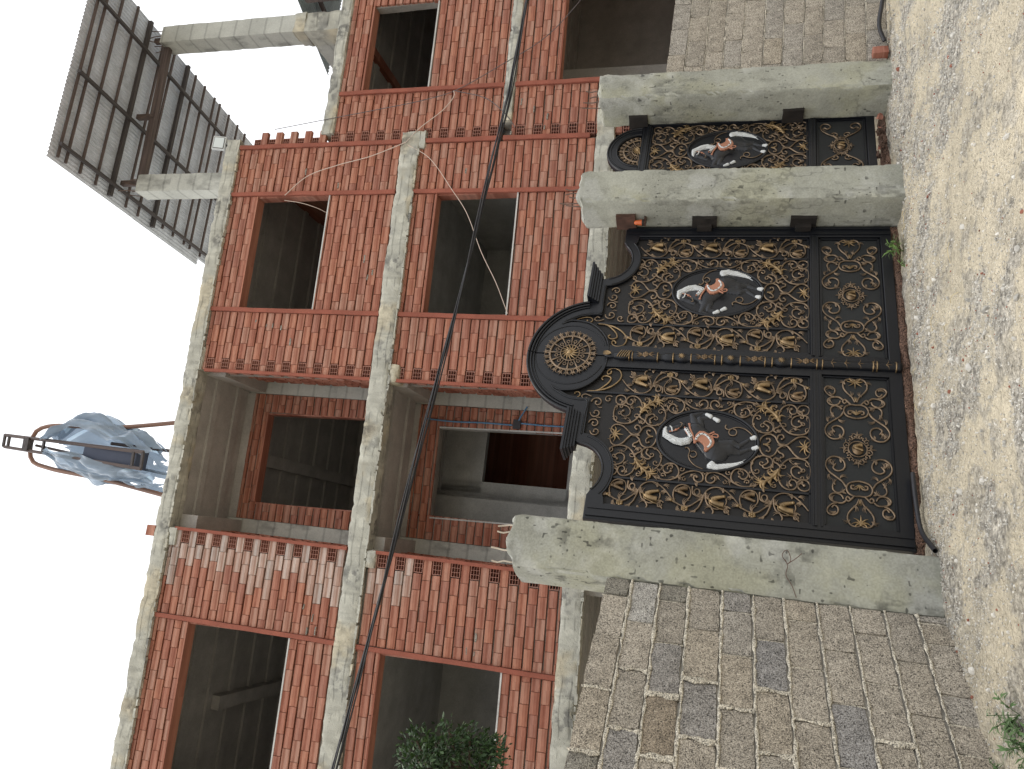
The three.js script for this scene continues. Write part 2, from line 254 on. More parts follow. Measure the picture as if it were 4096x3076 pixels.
function blockWall(name, label, origin, az, kk, ys, joints, dir, len, tones, thick, fat) {
  const W = thing(name, label, 'wall', origin, az);
  const D = 0.16, J = thick ? 0.017 : 0.011; let c = 1; const mort = [];
  // core behind the joints
  const top = ys[0];
  for (let r = 0; r + 1 < ys.length; r++) {
    const y1 = ys[r], y0 = ys[r + 1], js = [0, ...joints[r]];
    while (js[js.length - 1] < len) js.push(js[js.length - 1] + (r === ys.length - 2 ? 0.21 : rr(0.425, 0.445)));
    for (let i = 0; i + 1 < js.length; i++) {
      const a = js[i] + J / 2 * 0.6, b = Math.min(js[i + 1], len) - J / 2 * 0.6; if (b - a < 0.03) continue;
      const s = dir * (a + b) / 2, y = (y0 + y1) / 2 + kk * s;
      const o = mesh('block', blockGeo(b - a, y1 - y0 - J - 0.003, D, c), tones(r, i) || pick(M.blocks), W);
      o.position.set(s, y + rr(-0.002, 0.002), -D / 2 + rr(-0.004, 0.004)); o.rotation.z = Math.atan(kk) + rr(-0.004, 0.004); o.rotation.y = rr(-0.006, 0.006); c++;
      if (i + 2 < js.length && js[i + 1] < len) { const sj = dir * js[i + 1], th = fat(r, i) ? 0.023 : 0.0075; mort.push(bead([sj, y0 + kk * sj + 0.004], [sj, y1 + kk * sj - 0.004], th, c, fat(r, i) ? 0.0 : -0.012)); }
    }
    const e = dir * len; mort.push(bead([0, y0 - (thick ? 0.006 : 0.002)], [e, y0 + kk * e - (thick ? 0.006 : 0.002)], thick ? 0.0125 : 0.007, r * 7 + 3, thick ? -0.001 : -0.010));
  }
  const e = dir * len, yb = ys[ys.length - 1] - 0.12, cg = bx(Math.min(0, e), Math.max(0, e), yb, top - 0.03, -D + 0.01, -0.022); cg.translate(-e / 2, 0, 0).rotateZ(Math.atan(kk)).translate(e / 2, kk * e / 2, 0);
  mesh('mortar_bed', uvBox(cg, 1), M.wallCore, W);
  mesh('mortar', merge(mort), M.mortar, W);
  return W;
}
blockWall('block_wall', 'rough grey and tan concrete block wall with thick cream mortar beside the widest pillar', [1.79, 0, -5.55], 31.63 * Math.PI / 180, 0.0143,
  [2.263, 2.066, 1.865, 1.658, 1.432, 1.222, 1.017, 0.802, 0.59, 0.379, 0.178, -0.03],
  [[0.182, 0.58, 1.035, 1.5], [0.415, 0.85, 1.304], [0.17, 0.574, 1.014, 1.456], [0.412, 0.853, 1.291], [0.194, 0.593, 1.028], [0.424, 0.848, 1.305], [0.2, 0.621, 1.035], [0.438, 0.86, 1.298], [0.246, 0.661, 1.093], [0.447, 0.858], [0.067, 0.255, 0.464, 0.671, 0.886, 1.085]], -1, 3.4,
  (r, i) => ({ '0,0': M.bkDark, '1,0': M.bkPale, '2,0': M.bkDark, '2,2': M.bkGrey, '2,3': M.bkBrown, '0,4': M.bkDark, '4,0': M.bkGrey, '5,1': M.bkBlue, '7,2': M.bkBlue, '3,2': M.bkGrey, '1,3': M.bkGrey })[r + ',' + i], true,
  (r, i) => ({ 0: i >= 2, 1: i >= 1, 2: i >= 2, 3: i >= 1, 4: i >= 2, 5: i >= 1, 6: i >= 2, 7: i >= 3, 8: i >= 2, 9: i >= 3 })[r]);
blockWall('block_wall', 'plain grey-brown concrete block wall beside the narrow single gate and its far pillar', [7.68, 0, -5.58], -5.6 * Math.PI / 180, -0.0105,
  [2.34, 2.131, 1.92, 1.717, 1.517, 1.288, 1.085, 0.869, 0.665, 0.445, 0.228, 0.02, -0.19],
  [[0.3, 0.721], [0.1, 0.512, 0.915], [0.31, 0.725], [0.06, 0.484, 0.927], [0.279, 0.694], [0.06, 0.471], [0.28, 0.698], [0.07, 0.488], [0.273, 0.696], [0.05, 0.473], [0.29, 0.50], [0.29, 0.5]], 1, 3.2,
  () => null, false, () => false);
// ---------------------------------------------------------------- gate pillars
function pillar(label, x0, x1, h, off, zf = -5.55, zb = -5.97) {
  const P = thing('gate_pillar', label, 'pillar', [(x0 + x1) / 2, 0, (zf + zb) / 2]), w = x1 - x0, d = zf - zb;
  const g = roughBox(w, h + 0.08, d, 0, (h - 0.08) / 2, 0, 0.03, 0.004, 5, off, 0.31, 0.02), p = g.attributes.position;
  for (let i = 0; i < p.count; i++) { const y = p.getY(i), k = sstep(h - 0.12, h, y); if (k > 0) { const x = p.getX(i), z = p.getZ(i); p.setX(i, x * (1 - 0.06 * k * (1 + n3(x * 5, off, z * 7)))); p.setY(i, y - k * 0.035 * (1 + n3(x * 9 + off, 3, z * 9)) - k * 0.05 * sstep(0.1, 0.21, -x) * (off === 1 ? 1.6 : 0.7)); } }
  mesh('column', g, M.conc, P); return P;
}
function rebars(P, list, m) { for (const [x, z, y0, y1, lean] of list) { const pts = []; for (let i = 0; i <= 5; i++) { const t = i / 5; pts.push([x + lean * t * t + 0.008 * n3(x * 50, i, 3), y0 + (y1 - y0) * t, z + 0.01 * n3(i, z * 30, 5)]); } mesh('rebar', tube(pts, 0.007, 10, 6), m, P); } }
const P1 = pillar('broad stained concrete pillar joined to the rough tan block wall', 1.785, 2.222, 3.095, 1);
const P2 = pillar('mossy concrete pillar between the double gate and the single gate', 5.668, 6.112, 3.1, 2);
const P3 = pillar('concrete pillar joined to the plain block wall beside the single gate', 7.275, 7.69, 3.1, 3);
rebars(P1, [[-0.14, 0.05, 2.95, 3.2, -0.01], [-0.07, 0.1, 2.95, 3.21, 0.02], [0.10, 0.06, 2.95, 3.2, 0.0], [0.15, 0.1, 2.95, 3.19, -0.02]], M.rebarPale);
rebars(P2, [[-0.13, 0.08, 2.95, 3.27, 0.0], [-0.05, -0.05, 2.95, 3.24, 0.03], [0.05, 0.1, 2.95, 3.23, 0.0], [0.13, -0.02, 2.95, 3.26, -0.02], [0.0, 0.02, 2.95, 3.2, 0.03]], M.rebar);
rebars(P3, [[-0.12, 0.09, 2.95, 3.25, 0.0], [-0.04, -0.06, 2.95, 3.3, 0.03], [0.06, 0.1, 2.95, 3.24, 0.0], [0.13, -0.02, 2.95, 3.22, -0.02]], M.rebar);
// ---------------------------------------------------------------- the unfinished brick house (local x along the front, z out of it)
const HK = 0.0222, HR = Math.atan(HK);                                               // the floors run up very slightly to one side
const house = thing('house', 'unfinished three-storey red hollow-brick house with bare concrete floor slabs and empty windows', 'house', [3.578, 0, -10.275], -19.2 * Math.PI / 180);
{
  const L = { r1: 10.404, r0: 10.116, b1: 6.916, b0: 6.58, a1: 3.556, a0: 3.252, w1: 8.492, w0: 8.252, v1: 5.172, v0: 4.98 };
  const tilt = (g, s) => { g.computeBoundingBox(); const b = g.boundingBox, yc = (b.min.y + b.max.y) / 2; return g.translate(0, -yc, 0).rotateZ(HR).translate(s, yc + HK * s, 0); };   // g drawn about s = 0
  const hbox = (s0, s1, y0, y1, z0, z1) => tilt(bx(-(s1 - s0) / 2, (s1 - s0) / 2, y0, y1, z0, z1), (s0 + s1) / 2);
  const slabG = (s0, s1, y0, y1, z0, z1, off) => { const s = (s0 + s1) / 2; return tilt(roughBox(s1 - s0, y1 - y0, z1 - z0, 0, (y0 + y1) / 2, (z0 + z1) / 2, 0.06, 0.012, 5, off, 1, 0.03), s); };
  // slab edges (a deep thin floor behind each)
  mesh('roof_slab', slabG(-6, 6.70, L.r0, L.r1, -0.25, 0.05, 11), M.slab, house);
  mesh('floor_slab', slabG(-6, 6.72, L.b0, L.b1, -0.25, 0.05, 12), M.slab, house);
  mesh('floor_slab', slabG(-6, 7.6, L.a0, L.a1, -0.25, 0.05, 13), M.slab, house);
  mesh('wing_slab', slabG(6.72, 13, L.w0, L.w1, -0.3, 0.04, 14), M.slab, house);
  mesh('wing_slab', slabG(6.84, 13, L.v0, L.v1, -0.3, 0.04, 15), M.slab, house);
  // ragged drips of concrete below the slab edges where the shuttering leaked
  { const list = []; for (const [y, a, b] of [[L.r0, -5, 6.4], [L.b0, -5, 6.4], [L.a0, -3, 6]]) for (let s = a; s < b; s += rr(0.05, 0.16)) { const w = rr(0.05, 0.16), h = rr(0.012, 0.045); list.push(tilt(roughBox(w, h, 0.05, 0, y + rr(-0.012, 0.006), 0.03, 0.04, 0.008, 11, s, 0.6), s)); } mesh('concrete_drip', merge(list), M.slab, house).userData.kind = 'stuff'; }
  // slab ends dropping over the walls (thick haunches)
  mesh('concrete_haunch', slabG(6.38, 6.73, L.b0 - 0.12, L.b0 + 0.02, -0.25, 0.055, 18), M.slab, house);
  mesh('concrete_haunch', slabG(2.34, 2.75, L.r0 - 0.05, L.r0 + 0.02, -0.25, 0.045, 19), M.slab, house);
  mesh('concrete_haunch', slabG(2.30, 2.62, L.b0 - 0.16, L.b0 + 0.02, -0.25, 0.05, 20), M.slab, house);
  mesh('concrete_haunch', slabG(-0.55, -0.28, L.b0 - 0.16, L.b0 + 0.02, -0.25, 0.05, 21), M.slab, house);
  mesh('concrete_haunch', slabG(-0.6, -0.3, L.r0 - 0.16, L.r0 + 0.02, -0.25, 0.05, 22), M.slab, house);
  // floors and ceilings inside
  const DB = -6.2;
  const ceil = (name, s0, s1, y, z0, rib = 0.62, rw = 0.13) => {
    mesh(name, uvBox(hbox(s0, s1, y, y + 0.16, DB, z0), 0.7), M.innerConc, house);
    const g = []; for (let z = z0 - 0.32; z > DB + 0.2; z -= rib) g.push(hbox(s0 + 0.01, s1 - 0.01, y - 0.045, y + 0.002, z - rw / 2, z + rw / 2)); mesh('ceiling_joist', uvBox(merge(g), 0.7), M.innerConc, house);
  };
  ceil('ceiling', -5.9, 6.66, L.r0 + 0.03, -0.25);
  mesh('roof_deck', uvBox(hbox(-5.9, 6.66, L.r0 + 0.2, L.r1 - 0.02, DB - 0.2, -0.26), 0.7), M.slab, house); mesh('roof_deck', uvBox(hbox(6.75, 13, L.w0 + 0.23, L.w1 - 0.01, -4.6, -0.31), 0.7), M.slab, house); ceil('ceiling', -0.42, 2.6, L.b0 + 0.14, -0.25); ceil('ceiling', -5.9, 6.45, L.a0 + 0.06, -0.25);
  for (const [a, b] of [[-5.9, -0.44], [2.62, 6.45]]) mesh('ceiling', uvBox(hbox(a, b, L.b0 + 0.08, L.b0 + 0.2, DB, -0.25), 0.7), M.plaster, house);
  for (const [a, b] of [[-5.9, -0.56], [2.75, 6.41]]) mesh('room_wall', uvBox(bx(a, b, L.a1, L.b0 + 0.2, -4.4, -4.3), 0.7), M.plaster, house);
  mesh('room_wall', uvBox(bx(6.36, 6.415, L.a1, L.b0 + 0.25, -4.3, -0.25), 0.7), M.plaster, house);
  mesh('floor', uvBox(hbox(-5.9, 6.45, L.b1 - 0.02, L.b1, DB, -0.25), 0.7), M.innerConc, house);
  mesh('floor', uvBox(hbox(-5.9, 6.45, L.a1 - 0.02, L.a1, DB, -0.25), 0.7), M.innerConc, house);
  ceil('ceiling', 6.6, 12.95, L.w0 + 0.06, -0.3); ceil('ceiling', 6.6, 12.95, L.v0 + 0.04, -0.3);
  mesh('floor', uvBox(hbox(6.6, 12.95, L.v1 - 0.02, L.v1, DB, -0.3), 0.7), M.innerConc, house);
  // room walls: back, ends, partitions
  mesh('back_wall', uvBox(bx(-6, 6.5, 0, L.r0 + 0.26, DB - 0.2, DB), 0.7), M.roomWall, house);
  mesh('back_wall', uvBox(bx(6.5, 13, 0, L.w0 + 0.5, -4.6, -4.4), 0.7), M.roomWall, house);
  mesh('end_wall', uvBox(bx(-6.15, -5.95, 0, L.r0 - 0.1, DB, -0.2), 0.7), M.roomWall, house);
  mesh('end_wall', uvBox(bx(12.95, 13.1, 0, L.w1, -4.6, -0.2), 0.7), M.bricks[0], house);
  mesh('partition', uvBox(bx(6.42, 6.52, 0, L.r0 + 0.2, DB, -0.12), 0.7), M.bricks[0], house);
  mesh('partition', uvBox(bx(2.62, 2.74, 0, L.r0 + 0.1, DB, -0.3), 0.7), M.roomWall, house);
  mesh('partition', uvBox(bx(-0.55, -0.43, 0, L.r0 + 0.1, DB, -0.3), 0.7), M.roomWall, house);
  mesh('inner_column', uvBox(bx(9.0, 9.35, 0, L.v0, -2.6, -2.25), 0.7), M.innerConc, house);
  mesh('inner_column', uvBox(bx(7.1, 7.4, 0, L.v0, -3.9, -3.6), 0.7), M.innerConc, house);
  // cross beams seen through the openings
  for (const [s, y] of [[-3.3, L.r0 - 0.06], [1.1, L.r0 - 0.02]]) mesh('ceiling_beam', uvBox(bx(s - 0.12, s + 0.12, y - 0.1 + HK * s, y + 0.1 + HK * s, DB, -1.9), 0.7), M.innerConc, house);
  // ---- bricks
  const C = 0.147, BH = 0.1245, all = [], ends = [], back = [], deep = [];
  const holes = [                                                                     // s0, s1, y0, y1 of the openings
    [3.485, 5.562, 8.14, 9.572], [3.485, 5.562, 4.756, 6.16], [-4.35, -1.718, 7.672, 9.492], [-4.35, -1.718, 4.324, 6.18], [7.56, 9.32, 6.556, 7.816], [7.584, 10.4, 1.2, 4.244],
  ];
  function fill(s0, s1, y0, y1, anchor, opt = {}) {
    const base = anchor - Math.ceil((anchor - y0) / C + 1) * C;
    for (let r = 0; ; r++) {
      const yc = base + r * C; let a = yc - BH / 2, b = yc + BH / 2; if (a > y1) break; if (b < y0 + 0.02) continue; a = Math.max(a, y0 + 0.004); b = Math.min(b, y1 - 0.004); if (b - a < 0.025) continue;
      const odd = Math.abs(Math.round((yc - anchor) / C)) % 2, spans = []; let cur = [[s0, s1]];
      if (opt.hollow && !odd && yc > (opt.hy0 ?? -1)) { const hs = opt.hollow > 0 ? s0 : s1 - 0.205; ends.push([hs + 0.1025, yc, opt.hz ?? 0]); cur = [opt.hollow > 0 ? [s0 + 0.215, s1] : [s0, s1 - 0.215]]; }
      for (const [h0, h1, q0, q1] of holes) if (b > q0 && a < q1) {
        const lo = b > q1 + 0.015 ? [q1 + 0.006, b] : a < q0 - 0.015 ? [a, q0 - 0.006] : null;   // courses cut to fit over and under the opening
        if (lo) for (const [u, v] of cur) { const A = Math.max(u, h0), B = Math.min(v, h1); for (let x = A; x < B - 0.02; ) { const w = Math.min(rr(0.285, 0.308), B - x); all.push({ s: x + w / 2, y: (lo[0] + lo[1]) / 2, w: w - 0.0045, h: lo[1] - lo[0], z: opt.z ?? 0, odd }); x += w; } } const nx = []; for (const [u, v] of cur) { if (h1 <= u || h0 >= v) nx.push([u, v]); else { if (h0 > u) nx.push([u, h0]); if (h1 < v) nx.push([h1, v]); } } cur = nx; }
      for (const [u, v] of cur) {
        let x = u, first = odd ? rr(0.12, 0.18) : rr(0.27, 0.305);
        while (x < v - 0.02) { let w = first; first = rr(0.285, 0.308); if (v - x - w < 0.05) w = v - x; if (x + w > v) w = v - x; if (w > 0.02) all.push({ s: x + w / 2, y: (a + b) / 2, w: w - 0.0045, h: b - a, z: opt.z ?? 0, odd }); x += w; }
      }
    }
    if (opt.hollow > 0) back.push([s0 + 0.212, s1, y0, y1]); else if (opt.hollow < 0) back.push([s0, s1 - 0.212, y0, y1]); else back.push([s0, s1, y0, y1]);
    if (opt.hollow) deep.push(opt.hollow > 0 ? [s0 + 0.01, s0 + 0.21, y0, y1] : [s1 - 0.21, s1 - 0.01, y0, y1]);
  }
  // left part, upper and lower storey
  fill(-5.9, -1.72, L.b1, L.r0, 9.81); fill(-1.645, -0.32, L.b1, L.r0 - 0.02, 9.81, { hollow: -1 });
  fill(-5.9, -1.72, L.a1, L.b0, 6.32); fill(-1.645, -0.32, L.a1, L.b0, 6.32, { hollow: -1 });
  // middle part
  fill(2.36, 3.405, L.b1, L.r0 - 0.02, 9.94, { hollow: 1 }); fill(3.485, 5.56, L.b1, L.r0, 9.94); fill(5.64, 6.49, L.b1, L.r0, 9.94);
  fill(2.36, 3.405, L.a1, L.b0, 6.42, { hollow: 1 }); fill(3.485, 5.56, L.a1, L.b0, 6.42); fill(5.64, 6.49, L.a1, L.b0, 6.42);
  // right wing
  fill(6.575, 7.49, L.v1, L.w0, 6.17, { hollow: 1, z: -0.01, hz: -0.01 }); fill(7.565, 12.9, L.v1, L.w0, 6.17, { z: -0.01 });
  fill(6.575, 7.49, 1.0, L.v0, 4.24, { hollow: 1, z: -0.01, hz: -0.01 }); fill(7.565, 12.9, 1.0, L.v0, 4.24, { z: -0.01 });
  // toothed brickwork left standing above the wing roof
  for (let k = 0; k < 5; k++) { const yc = 9.64 - k * 2 * C; ends.push([6.60, yc + C, -0.02]); all.push({ s: 6.69, y: yc, w: 0.26, h: BH, z: 0.01, odd: 0 }); all.push({ s: 6.535, y: yc + C, w: 0.09, h: BH, z: 0, odd: 1 }); }
  // loggia rear walls and side walls
  const DL = -1.5, rear = (y0, y1, anchor, hole) => { const keepH = holes.splice(0); holes.push(hole); fill(-0.04, 2.28, y0, y1, anchor, { z: DL }); holes.splice(0); holes.push(...keepH); back.pop(); };
  rear(L.b1, 9.98, 9.83, [0.28, 1.94, 6.0, 9.66]); rear(L.a1, 6.62, 6.35, [0.37, 1.91, 3.0, 6.22]);
  // mortar beds behind the bricks, cut round the openings
  const beds = deep.map(([a, b, c, d]) => hbox(a, b, c, d, -0.36, -0.31));
  for (const [s0, s1, y0, y1] of back) {
    const hs = holes.filter(([a, b, c, d]) => b > s0 && a < s1 && d > y0 && c < y1); const wingZ = s0 > 6.5 ? -0.01 : 0, put = (a, b, c, d) => b - a > 0.005 && d - c > 0.005 && beds.push(hbox(a, b, c, d, -0.2 + wingZ, -0.048 + wingZ));
    if (!hs.length) put(s0, s1, y0, y1);
    else { const [a, b, c, d] = hs[0]; const A = Math.max(a, s0), B = Math.min(b, s1); put(s0, A, y0, y1); put(B, s1, y0, y1); put(A, B, y0, Math.max(c, y0)); put(A, B, Math.min(d, y1), y1); }
  }
  for (const [y0, y1, a, b, c] of [[L.b1, 9.98, 0.28, 1.94, 9.66], [L.a1, 6.62, 0.37, 1.91, 6.22]]) { beds.push(hbox(-0.05, a, y0, y1, DL - 0.2, DL - 0.03), hbox(b, 2.29, y0, y1, DL - 0.2, DL - 0.03), hbox(a, b, c, y1, DL - 0.2, DL - 0.03)); }
  mesh('mortar_bed', uvBox(merge(beds), 0.8), M.brickMortar, house);
  // brick face with worn arrises; the die lines come from the material
  function brickGeo(ou, ov) {
    const b = 0.004, W = 0.15, H = 0.066, P = [], UV = [];
    const f = [[-W + b, -H + b, 0], [W - b, -H + b, 0], [W - b, H - b, 0], [-W + b, H - b, 0]], o = [[-W, -H, -b], [W, -H, -b], [W, H, -b], [-W, H, -b]], k = o.map(([x, y]) => [x, y, -0.07]);
    const quad = (a, b2, c, d) => { for (const q of [a, b2, c, a, c, d]) { P.push(...q); UV.push((q[0] / 0.3 + 0.5) * 0.9 + ou, (q[1] / 0.132 + 0.5) + ov); } };
    quad(...f); for (let i = 0; i < 4; i++) { const j = (i + 1) % 4; quad(o[i], o[j], f[j], f[i]); quad(k[i], k[j], o[j], o[i]); }
    const g = new THREE.BufferGeometry(); g.setAttribute('position', new THREE.Float32BufferAttribute(P, 3)); g.setAttribute('uv', new THREE.Float32BufferAttribute(UV, 2)); g.computeVertexNormals(); return g;
  }
  const geos = [0, 1, 2, 3, 4, 5].map((i) => brickGeo(i * 0.37, i * 0.29));
  const pale = (b) => { const v = n3(b.s * 1.7, b.y * 1.7, 4) + 0.5 * n3(b.s * 5, b.y * 5, 8); return b.z > -1 && ((b.y > 6.9 && b.s > -0.98 + 0.28 * v && b.s < 0) || (b.y < 6.9 && b.y > 5.2 && b.s > -0.95 && b.s < 0 && rnd() < 0.4 + 0.4 * v)); };
  const put = (b, o) => { o.position.set(b.s, b.y + HK * b.s + rr(-0.003, 0.003), b.z + rr(-0.007, 0.005)); o.rotation.set(rr(-0.01, 0.01), rr(-0.012, 0.012), HR + rr(-0.005, 0.005)); o.scale.set(b.w / 0.3, b.h / 0.132, 1); };
  const dummy = new THREE.Object3D(), order = all.map((b) => ({ b, k: (b.w * b.h) / ((b.s) ** 2 + (b.y - 1.5) ** 2 + (10.9 - b.z) ** 2) * (b.z < -1 ? 0.01 : 1) * (b.s < -4.6 || b.s > 9.3 || b.y < 4.2 ? 0.01 : 1) })).sort((p, q) => q.k - p.k);
  const rest = new Map();
  order.forEach(({ b }, i) => {
    const m = pale(b) ? pick(M.brickPale) : pick(M.bricks), g = pick(geos);
    if (i < 300) put(b, mesh('brick', g, m, house));
    else { put(b, dummy); dummy.updateMatrix(); const q = g.clone().applyMatrix4(dummy.matrix); if (!rest.has(m)) rest.set(m, []); rest.get(m).push(q); }
  });
  for (const [m, list] of rest) mesh('bricks', merge(list), m, house).userData.kind = 'stuff';
  // bricks laid end-out at the corners: three by three open cells
  {
    const sh = new THREE.Shape([[-0.1, -0.067], [0.1, -0.067], [0.1, 0.067], [-0.1, 0.067]].map((p) => new THREE.Vector2(...p)));
    for (let i = 0; i < 3; i++) for (let j = 0; j < 3; j++) { const x0 = -0.093 + i * 0.0632, y0 = -0.0605 + j * 0.0415, h = new THREE.Path(); h.moveTo(x0, y0); h.lineTo(x0, y0 + 0.037); h.lineTo(x0 + 0.0585, y0 + 0.037); h.lineTo(x0 + 0.0585, y0); h.closePath(); sh.holes.push(h); }
    const g = uvBox(new THREE.ExtrudeGeometry(sh, { depth: 0.3, bevelEnabled: false }).translate(0, 0, -0.3), 2), hg = g;
    for (const [s, y, z] of ends) { const o = mesh('hollow_brick', hg, M.brickEnd, house); o.position.set(s, y + HK * s, z + rr(-0.004, 0.006)); o.rotation.z = HR + rr(-0.01, 0.01); }
  }
  // loggia: returns, corner columns, side beams, inner room
  const returnWall = (sA, sB, y0, y1, face) => {
    const g = [], n = Math.round((y1 - y0) / C);
    for (let r = 0; r < n; r++) { const y = y0 + (r + 0.5) * (y1 - y0) / n; for (let i = 0; i < 5; i++) { const w = 1.4 / 5 - 0.01, q = new THREE.BoxGeometry(w, BH, 0.05); q.rotateY(face > 0 ? -Math.PI / 2 : Math.PI / 2); q.rotateY(Math.atan2(sB - sA, 1.4)); const t = (i + 0.5 + (r % 2 ? 0.25 : 0)) / 5.3; q.translate(sA + (sB - sA) * t + rr(-0.004, 0.004), y + HK * sA, -0.06 - 1.4 * t); g.push(q); } }
    mesh('return_bricks', uvBox(merge(g), 1.2), M.bricks[2], house).userData.kind = 'stuff';
  };
  returnWall(2.40, 2.55, L.b1, 9.98, -1); returnWall(-0.36, -0.3, L.b1, 9.98, 1); returnWall(2.40, 2.55, L.a1, 6.45, -1); returnWall(-0.36, -0.3, L.a1, 6.45, 1);
  for (const [y0, y1] of [[L.b1, 10.15], [L.a1, 6.75]]) {
    mesh('loggia_column', uvBox(bx(2.285, 2.56, y0, y1, DL - 0.2, DL + 0.02), 0.6), M.concClean, house);
    mesh('loggia_column', uvBox(bx(-0.34, -0.045, y0, y1, DL - 0.2, DL + 0.02), 0.6), M.concClean, house);
    mesh('loggia_beam', uvBox(bx(2.30, 2.6, y1 - 0.34, y1 + 0.04, DL, -0.22), 0.6), M.innerConc, house);
    mesh('loggia_beam', uvBox(bx(-0.42, -0.08, y1 - 0.34, y1, DL, -0.22), 0.6), M.innerConc, house);
  }
  mesh('room_wall', uvBox(bx(0.9, 2.6, L.a1, 6.9, -6.1, -6.0), 0.7), M.bricks[0], house);
  mesh('lintel', uvBox(hbox(-0.04, 2.28, 9.98, 10.18, DL - 0.2, DL - 0.01), 0.6), M.innerConc, house);
  mesh('lintel', uvBox(hbox(-0.04, 2.28, 6.60, 6.78, DL - 0.2, DL - 0.01), 0.6), M.innerConc, house);
  for (const e of [0.345, 1.905]) mesh('plaster_reveal', uvBox(hbox(e, e + 0.026, 3.56, 6.22, DL - 0.2, DL + 0.006), 0.6), M.plaster, house);
  mesh('room_wall', uvBox(merge([bx(0.9, 2.6, L.a1, 4.25, -3.3, -3.15), bx(0.9, 1.15, 4.2, 6.9, -3.3, -3.15), bx(0.9, 2.6, 5.9, 6.9, -3.3, -3.15), bx(2.35, 2.6, 4.2, 6, -3.3, -3.15), bx(-0.42, 0.9, L.a1, 6.85, -2.9, -2.75), bx(0.8, 0.9, L.a1, 6.85, -3.3, -2.75)]), 0.6), M.plaster, house);
  for (const [e, y0, y1] of [[0.28, L.b1, 9.66], [1.94, L.b1, 9.66]]) mesh('window_reveal', uvBox(hbox(e - 0.012, e + 0.012, y0, y1, DL - 0.2, DL - 0.01), 1), M.bricks[4], house);
  mesh('window_lintel', uvBox(hbox(0.28, 1.94, 9.64, 9.67, DL - 0.2, DL + 0.002), 1), M.bricks[2], house);
  // timber battens nailed up as brickline guides
  for (const [s, y0, y1, w] of [[3.445, L.b1, L.r0, 0.07], [5.60, L.b1, L.r0, 0.07], [3.445, L.a1, L.b0, 0.07], [5.60, L.a1, L.b0, 0.07], [6.535, 5.2, L.b0 - 0.1, 0.075], [6.532, L.b1, L.r0, 0.075], [6.535, L.a1 + 0.1, 5.1, 0.075], [-1.682, L.b1, L.r0, 0.065], [-1.682, L.a1, L.b0, 0.065], [7.528, L.v1, L.w0, 0.07], [7.528, 3.4, L.v0, 0.07], [2.352, L.b1, L.r0 - 0.1, 0.05], [2.352, L.a1, L.b0 - 0.1, 0.05], [-0.31, L.b1, L.r0 - 0.1, 0.05], [-0.31, L.a1, L.b0 - 0.1, 0.05]]) {
    const g = roughBox(w, y1 - y0, 0.05, 0, (y0 + y1) / 2, 0, 0.12, 0.004, 3, s * 5, 0.8); g.translate(s, HK * s, 0.004); mesh('batten', g, M.batten, house); if (s > -2 && Math.abs(s - 2.352) > 0.01 && Math.abs(s + 0.31) > 0.01) mesh('jamb', uvBox(tilt(bx(-0.042, 0.042, y0, y1, -0.2, -0.021), s), 1), M.bricks[4], house);
  }
  // smooth clay lintels and mortar sills of the openings
  for (const [a, b, c, d] of holes) { const B = Math.min(b, 9.3), A = Math.max(a, -4.35); if (d < 9.9) mesh('window_lintel', uvBox(hbox(A, B, d - 0.012, d + 0.012, -0.2, 0.004), 0.7), M.bricks[2], house); if (c > 4) mesh('window_sill', uvBox(hbox(A, B, c - 0.012, c + 0.012, -0.2, 0.008), 0.7), M.sill, house); for (const e of [A]) mesh('window_reveal', uvBox(hbox(e - 0.006, e + 0.006, c, d, -0.2, -0.03), 0.7), M.bricks[4], house); }
  // daubs of grey mortar and broken fill pieces
  for (let i = 0; i < 46; i += 2) {
    const [s, y] = i < 10 ? [rr(2.9, 3.36), rr(7.0, 10)] : i < 18 ? [rr(-1.6, -1.2), rr(7.0, 7.6)] : i < 28 ? [rr(6.62, 7.45), rr(4.3, 5)] : i < 34 ? [rr(-1.6, -0.5), rr(4.6, 4.9)] : i < 40 ? [rr(5.7, 6.4), rr(4.5, 10)] : [rr(4.0, 5.4), rr(7.1, 7.4)];
    const w = rr(0.05, 0.13), h = rr(0.012, 0.028), o = mesh('mortar_daub', roughBox(w, h, 0.03, 0, 0, 0, 0.03, 0.009, 14, i * 3.7, 2), M.mortarPatch, house); o.position.set(s, y + HK * s, -0.012);
  }
}
